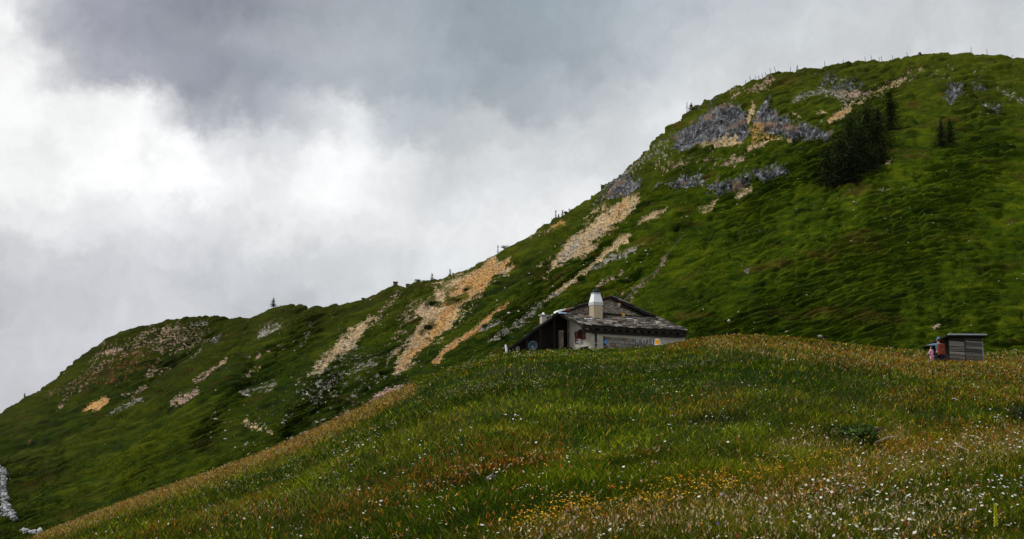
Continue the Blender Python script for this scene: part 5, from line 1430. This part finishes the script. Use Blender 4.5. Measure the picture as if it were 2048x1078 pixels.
# ------------------------------------------------------------------ trees
def conifer_mesh(seed, h, rad, sparse=0.0, bare_low=.06, droop=.35, leaf=.30, lean=0.0, width_pow=1.0, lod=1.0, dark=1.0, wob=.0):
    rd = np.random.default_rng(seed)
    tr = MB()
    n = 7
    pts = [(lean * h * (i / n) ** 2 + rd.normal(0, .008) * h * .3, rd.normal(0, .006) * h * .3, h * i / n * .985) for i in range(n + 1)]
    tr.tube([(pts[0][0], pts[0][1], -.4)] + pts[0:], [h * .024] + [h * .022 * (1 - i / n) + .012 for i in range(n + 1)], 8)
    V = []; C = []; Q = []
    tiers = int(max(9, h * 3.4) * lod)
    off = 0
    for t in range(tiers):
        f = bare_low + (1 - bare_low) * (t + rd.uniform(0, .8)) / tiers
        z0 = h * f
        R_ = rad * ((1 - f) ** width_pow * .95 + .05) * rd.uniform(.7, 1.15)
        nb = int(round((6 if f < .8 else 4) * (1 - sparse * rd.random())))
        a0 = rd.uniform(0, 6.28)
        cx = np.interp(f, np.linspace(0, 1, n + 1), [p[0] for p in pts]); cy = np.interp(f, np.linspace(0, 1, n + 1), [p[1] for p in pts])
        for b in range(nb):
            a = a0 + 6.283 * b / max(nb, 1) + rd.normal(0, .25)
            L = R_ * rd.uniform(.55 - wob * .6, 1.12 + wob * .5) * (1 + wob * math.sin(a * 2 + seed) * .6)
            d = np.array([np.cos(a), np.sin(a)])
            tip = np.array([cx + d[0] * L, cy + d[1] * L, z0 - droop * L + .12 * L])
            if L > .35: tr.tube([(cx, cy, z0), tuple(tip * .5 + np.array([cx, cy, z0]) * .5 + np.array([0, 0, .02])), tuple(tip)], [.012 + .008 * L, .01, .004], 4, cap=False)
            m_ = max(3, int(L / leaf * 4.2))
            for q in range(m_):
                s = (q + rd.uniform(.2, 1.0)) / m_
                p = np.array([cx + d[0] * L * s, cy + d[1] * L * s, z0 - droop * L * s ** 1.4 + .12 * L * s]) + rd.normal(0, .05 + .05 * L + wob * (.12 + .10 * L), 3) * np.array([1, 1, .55 + wob * .6])
                sz = leaf * rd.uniform(.55, 1.2) * (1.1 - .5 * s)
                aa = a + rd.normal(0, .8)
                e1 = np.array([np.cos(aa), np.sin(aa), -droop * .8 + rd.normal(0, .25)]) * sz
                e2 = np.array([-np.sin(aa), np.cos(aa), rd.normal(0, .35)]) * sz * .42
                V += [p - e1 * .5, p + e2 * .5, p + e1 * .6 - np.array([0, 0, sz * .12]), p - e2 * .5]
                k = rd.uniform(.5, 1.35) * dark
                cc = np.array((.015, .029, .005)) * k if rd.random() < .7 else np.array((.034, .050, .009)) * k
                C += [cc] * 4; Q.append((off, off + 1, off + 2, off + 3)); off += 4
    # leader
    return tr, np.array(V), np.array(Q), np.array(C)

def make_tree(name, label, cat, loc, h, rad, seed, group=None, **kw):
    root = empty(name, loc, random.uniform(0, 6.28)); tag(root, label, cat, group)
    tr, V, Q, C = conifer_mesh(seed, h, rad, **kw)
    tr.build('trunk', M_bark, root, smooth=True)
    link_mesh('crown', np_mesh('crown', V, quads=Q, col=C), M_needle, root)
    return root

def slope_tree(px, py, hpx, rpx, s=hill):
    p = slope_hit(s, px, py)
    k = math.sqrt(p.y ** 2) / FPX
    return p - Vector((0, 0, .15)), hpx * k, rpx * k

CL = 'conifers in the dark clump on the right slope'
for i, (px, py, hp, rp, sp, lab) in enumerate([
        (1781, 262, 86, 26, .1, 'dark spruce at the top right of the clump, standing highest'),
        (1757, 300, 88, 24, .2, 'dark spruce in the middle of the clump below the highest one'),
        (1736, 288, 84, 34, .3, 'broad mid green larch at the upper left edge of the clump'),
        (1702, 318, 92, 28, .25, 'green larch left of the broad larch, before the tan scree patch'),
        (1722, 348, 92, 26, .15, 'very dark spruce in the lower middle of the clump'),
        (1682, 348, 84, 24, .25, 'dark larch on the left side of the clump beside the grey crag'),
        (1702, 366, 78, 26, .15, 'dark spruce at the lower right foot of the clump'),
        (1658, 368, 78, 22, .25, 'thin dark larch at the lowest left corner of the clump'),
        (1682, 374, 70, 24, .2, 'squat dark spruce at the bottom of the clump'),
        (1762, 322, 40, 24, .1, 'low dark bushy spruce tucked under the middle spruce'),
        (1741, 336, 54, 22, .1, 'low dark spruce at the right foot of the clump')]):
    p, h, r = slope_tree(px, py, hp, rp * [1.5, 1.5, 2.0, 1.9, 1.7, 2.1, 1.9, 2.1, 2.3, 2.0, 2.0][i])
    make_tree('conifer_tree', lab, 'tree', p, h, r, 100 + i, CL, sparse=sp * .6, leaf=.42, droop=.25, width_pow=[.6, .5, .34, .38, .42, .42, .36, .55, .36, .4, .45][i], bare_low=.0, dark=[1.0, .9, 2.3, 2.0, .7, 1.5, .7, 1.4, .8, .6, .6][i], lod=1.3, wob=.5)
for i, (px, py, hp, rp, lab) in enumerate([(1884, 291, 60, 15, 'slim dark spruce, left one of the lone pair on the right slope'), (1901, 285, 54, 13, 'slim dark spruce, right one of the lone pair on the right slope')]):
    p, h, r = slope_tree(px, py, hp, rp * 1.9)
    make_tree('conifer_tree', lab, 'tree', p, h, r, 130 + i, sparse=.1, lod=1.5, dark=1.3, leaf=.34, width_pow=.8, bare_low=.10)

def crest_pt(px, s=hill):
    a, _ = px_dir(px, np.interp(px, [p[0] for p in CREST], [p[1] for p in CREST]))
    if s is far: a, _ = px_dir(px, np.interp(px, [p[0] for p in FAR_CREST], [p[1] for p in FAR_CREST]))
    i = int(np.argmin(np.abs(s.aa - float(a))))
    # the vertex of that column which stands highest in view
    j = int(np.argmax(s.P[i, :, 2] / s.P[i, :, 1]))
    p = s.P[i, j]
    return Vector((float(p[0]), float(p[1]), float(p[2])))

for i, (px, hp, rp, kw, nm, lab) in enumerate([
        (548, 22, 11, dict(sparse=.0, bare_low=.16, width_pow=.6, leaf=.2, lod=2.2, droop=.1), 'ridge_tree', 'small tree with open crown alone on the left ridge'),
        (865, 15, 5.5, dict(leaf=.28, bare_low=.0), 'fir_tree', 'dense little cone shaped fir just left of the tan scree head'),
        (899, 14, 6, dict(leaf=.26, sparse=.3, width_pow=1.1), 'fir_tree', 'small fir with stepped outline above the tan scree head'),
        (995, 19, 6, dict(leaf=.26, sparse=.7, width_pow=.9), 'fir_tree', 'thin ragged fir on the skyline above the scree top corner'),
        (1112, 17, 3.5, dict(leaf=.24, width_pow=1.3, bare_low=0), 'fir_tree', 'narrow pointed fir, leftmost of the skyline group of small firs'),
        (1118, 8, 3.5, dict(leaf=.22, bare_low=0), 'fir_tree', 'tiny fir between the narrow and the broad skyline firs'),
        (1125, 15, 6, dict(leaf=.26, width_pow=1.2, bare_low=0), 'fir_tree', 'broader fir with a spire in the middle of the skyline group'),
        (1136, 9, 4, dict(leaf=.22, sparse=.5), 'fir_tree', 'small thin fir at the right end of the skyline group'),
        (1382, 17, 9, dict(leaf=.34, width_pow=.5, bare_low=0), 'fir_tree', 'dense dark bushy fir on the steep skyline above the grey crag'),
        (1375, 24, 5, dict(leaf=.16, sparse=.85, bare_low=.4), 'bare_tree', 'leafless twiggy tree beside the bushy fir on the steep skyline')]):
    p = crest_pt(px); k = p.y / FPX
    make_tree(nm, lab, 'tree', p - Vector((0, 0, .15)), hp * k, rp * k, 150 + i, **kw)
p = crest_pt(50, far); make_tree('fir_tree', 'tiny lone fir on the skyline at the far left', 'tree', p, 8 * p.y / FPX, 3 * p.y / FPX, 171, leaf=.3, sparse=.3)

def make_shrub(label, loc, rx, ry, rz, n, leaf, seed, name='shrub', dark=1.0):
    rd = np.random.default_rng(seed)
    root = empty(name, loc); tag(root, label, 'shrub')
    m = MB()
    for k in range(7):
        a = rd.uniform(0, 6.28); m.tube([(0, 0, -.2), (rx * .4 * math.cos(a), ry * .4 * math.sin(a), rz * .5), (rx * .75 * math.cos(a), ry * .75 * math.sin(a), rz * .85)], [.03, .02, .008], 5)
    m.build('stems', M_bark, root)
    lobes = [(rd.uniform(-.55, .55), rd.uniform(-.55, .55), rd.uniform(.25, .65), rd.uniform(.3, .55)) for _ in range(9)]
    V = []; C = []
    for i in range(n):
        lx, ly, lz, lr = lobes[rd.integers(0, 9)]
        d = rd.normal(0, 1, 3); d /= np.linalg.norm(d); d *= lr * rd.uniform(.55, 1.05)
        p = np.array([(lx + d[0]) * rx, (ly + d[1]) * ry, max(.02, (lz + d[2]) * rz)])
        s = leaf * rd.uniform(.6, 1.3); e1 = rd.normal(0, 1, 3); e1 /= np.linalg.norm(e1); e2 = np.cross(e1, rd.normal(0, 1, 3)); e2 /= np.linalg.norm(e2) + 1e-6
        V += [p - e1 * s * .5, p + e2 * s * .3, p + e1 * s * .5, p - e2 * s * .3]
        C += [np.array((.019, .031, .005)) * rd.uniform(.4, 1.6) * dark] * 4
    link_mesh('foliage', np_mesh('foliage', np.array(V), quads=np.arange(len(V)).reshape(-1, 4), col=np.array(C)), M_needle, root)
    return root
for i, (px, hp, rp, lab) in enumerate([(1012, 8, 12, 'low dark juniper on the skyline right of the ragged fir'), (726, 5, 5, 'tiny scrubby bush on the skyline of the middle ridge'), (836, 5, 8, 'flat dark bush on the skyline between dark huts and fir'), (1839, 6, 4, 'tiny dark bush on the summit skyline between fence posts'), (1131, 5, 6, 'low juniper filling the gap in the skyline fir group')]):
    p = crest_pt(px); k = p.y / FPX
    make_shrub(lab, p - Vector((0, 0, .1)), rp * k, rp * k, hp * k, 260, .16, 300 + i)
for i, (px, py, rp, hp, lab) in enumerate([(915, 600, 20, 10, 'dark juniper patch in the middle of the big tan scree'), (866, 608, 13, 9, 'dark juniper at the left edge of the big tan scree'), (857, 655, 9, 9, 'dark juniper low on the left side of the big tan scree'), (933, 578, 7, 6, 'small dark juniper near the upper right of the tan scree'), (925, 550, 5, 5, 'tiny dark bush near the head of the tan scree')]):
    p = slope_hit(hill, px, py); k = p.y / FPX
    make_shrub(lab, p - Vector((0, 0, .2)), rp * k, rp * k * 1.2, hp * k, 700, .22, 320 + i, 'juniper_bush')
g = fg_hit(1722, 884); k = g.y / FPX
make_shrub('broad dark green shrub in the hollow of the right meadow', g, 62 * k, .7, 34 * k, 2600, .07, 340, dark=2.6)
g = fg_hit(2046, 846); k = g.y / FPX
make_shrub('dark shrub cut by the right edge of the meadow', g, 22 * k, .5, 34 * k, 1100, .06, 341, dark=2.2)

# logs in the grass
for (pxa, pya, pxb, pyb, r, lab, c1, c2) in [(1752, 892, 1800, 880, .015, 'thin pale log lying beside the dark shrub in the meadow', (.30, .25, .18), (.42, .36, .27)), (974, 972, 992, 966, .028, 'grey flat log in the grass of the middle meadow', (.13, .11, .10), (.2, .17, .16)), (1906, 902, 1932, 907, .012, 'short pale stick lying in the right meadow', (.32, .27, .2), (.42, .36, .28))]:
    A = fg_hit(pxa, pya + 3); Bq = fg_hit(pxb, pyb + 3); A.z += .10; Bq.z += .10
    m = MB(); m.tube([Vector((0, 0, 0)), (Bq - A) * .5 + Vector((0, 0, .03)), Bq - A], [r, r * 1.1, r * .7], 8)
    m.tube([(Bq - A) * .4, (Bq - A) * .4 + Vector((.05, 0, .12))], [r * .5, r * .2], 6)
    loose('log', lab, 'log', m, noisy('log_bark', c1, c2, 8, stretch=(1, 1, 1)), A)

# tall yellow flower spike at the lower right
g = fg_hit(1993, 1072); k = g.y / FPX
mul = empty('mullein', g); tag(mul, 'tall bright yellow green flower spike at the lower right corner', 'flower')
hh = 62 * k
m = MB(); m.tube([(0, 0, -.05), (.01, 0, hh * .5), (-.008, 0, hh)], [.007, .006, .003], 6); m.build('stem', noisy('stem_green', (.06, .10, .012), (.09, .14, .02), 9), mul)
m = MB()
for i in range(46):
    t = .30 + .7 * i / 46; a = i * 2.4; rr = .013 * (1.15 - t * .6)
    c = Vector((rr * math.cos(a), rr * math.sin(a), hh * t)); s = .012 * (1.3 - .6 * t)
    m.tube([c - Vector((0, 0, s)), c + Vector((math.cos(a) * s * .6, math.sin(a) * s * .6, 0)), c + Vector((math.cos(a) * s, math.sin(a) * s, s * .9))], [s * .4, s * .8, s * .15], 5)
m.build('blossoms', noisy('yellow_blossom', (.42, .44, .015), (.56, .54, .02), 30), mul, smooth=True)

# ------------------------------------------------------------------ posts, huts and walls
M_post = noisy('grey_fence_post', (.09, .08, .07), (.16, .145, .13), 6, stretch=(4, 4, .5), bump=.3)
ORD = ['first', 'second', 'third', 'fourth', 'fifth', 'sixth', 'seventh', 'eighth', 'ninth', 'tenth', 'eleventh', 'twelfth', 'thirteenth', 'fourteenth', 'fifteenth', 'sixteenth', 'seventeenth', 'eighteenth', 'nineteenth', 'twentieth', 'twenty-first', 'twenty-second', 'twenty-third', 'twenty-fourth']
POSTS = [(1491.5, 6, 2), (1501.5, 8, -14), (1511, 7, -4), (1516, 7, 3), (1521, 4, -10), (1526, 8, -6), (1533, 8, -14), (1541, 10, -5), (1552, 11, -16), (1581, 9, 2), (1592, 10, 8), (1595, 11, 3), (1649.5, 10, -2), (1685.7, 6, 2), (1730, 9, -5), (1743, 9, -10), (1758, 8, 3), (1764, 10, 0), (1783.6, 9, 5), (1816, 7, -16), (1942, 10, 4), (1974, 10, -2), (2023, 6, 40)]
post0 = None
for i, (px, hp, ln) in enumerate(POSTS):
    p = crest_pt(px); k = p.y / FPX
    if post0 is None:
        m = MB(); m.tube([(0, 0, -.5), (0.01, 0, .5), (0, 0, .96), (0, 0, 1.0)], [.055, .052, .048, .03], 7)
        post0 = m.build('fence_post', M_post); o = post0
    else:
        o = post0.copy(); COL.objects.link(o)
    o.location = p; o.scale = (1, 1, (hp + 1.5) * k); o.rotation_euler = (R(random.uniform(-5, 5)), R(ln), 0)
    tilt = 'leaning' if abs(ln) > 8 else ('short' if hp < 8 else 'upright')
    tag(o, '%s grey fence post on the summit skyline, %s from the left of the row' % (tilt, ORD[i]), 'fence post', 'fence posts along the summit skyline')

for (px, wpx, hpx, lab) in [(793, 10, 6.0, 'small dark flat roofed shelter, left one of two on the skyline'), (817, 9.5, 4.0, 'low dark flat roofed shelter, right one of two on the skyline')]:
    p = crest_pt(px); k = p.y / FPX; w2 = wpx * k / 2; hh = hpx * k
    root = empty('stone_shelter', p, R(6)); tag(root, lab, 'shelter')
    m = MB(); m.box(-w2 * .93, w2 * .93, -.4, .4, -.5, hh * .72); m.build('wall', M_rubble, root)
    m = MB(); m.hexa([(-w2, -.5, hh * .722), (w2, -.5, hh * .722), (w2, .5, hh * .722), (-w2, .5, hh * .722)], [(-w2 * .95, -.46, hh), (w2 * .95, -.46, hh), (w2 * .95, .46, hh * .97), (-w2 * .95, .46, hh * .97)]); m.build('roof', M_darkwood, root)
    m = MB(); m.box(-w2 * .25, w2 * .2, -.42, -.401, -.1, hh * .6); m.build('door', M_black, root)

def stone_run(name, label, cat, pts, n, width, size, hgt, s=hill):
    """a dry stone wall or heap: many stones piled along a line, as one thing"""
    W = [slope_hit(s, x, y) for x, y in pts]
    P = np.zeros((n, 3)); cum = np.linspace(0, len(W) - 1.001, n)
    for i, c in enumerate(cum):
        j = int(c); q = W[j].lerp(W[j + 1], c - j)
        wv = width * (1 if len(np.shape(width)) == 0 else 1)
        hz = rng.random() ** 1.4 * hgt
        P[i] = (q.x + rng.normal(0, wv * .34) * (1 - hz / hgt * .5), q.y + rng.normal(0, wv * .3), q.z + hz)
    col = np.array((.30, .30, .31)) * rng.uniform(.25, 1.9, (n, 1))
    o0 = Vector(W[0]); P -= np.array(o0)
    sz = rng.gamma(3, size / 3, n) + size * .3
    o = link_mesh(name, stone_mesh(name, P, sz, col, .75), M_stone); o.location = o0
    tag(o, label, cat)
stone_run('dry_stone_wall', 'tumbled pale dry stone wall at the lower left edge', 'wall', [(-6, 944), (8, 952), (6, 985), (8, 1010), (12, 1030), (22, 1040)], 900, .62, .16, .55)
stone_run('stone_heap', 'heap of pale stones at the lower end of the tumbled wall', 'stones', [(12, 1022), (22, 1030), (28, 1042)], 160, .35, .17, .35)
stone_run('stone_heap', 'low row of pale stones just left of the meadow edge at the bottom', 'stones', [(42, 1064), (52, 1070), (68, 1074), (80, 1076)], 130, .3, .16, .3)
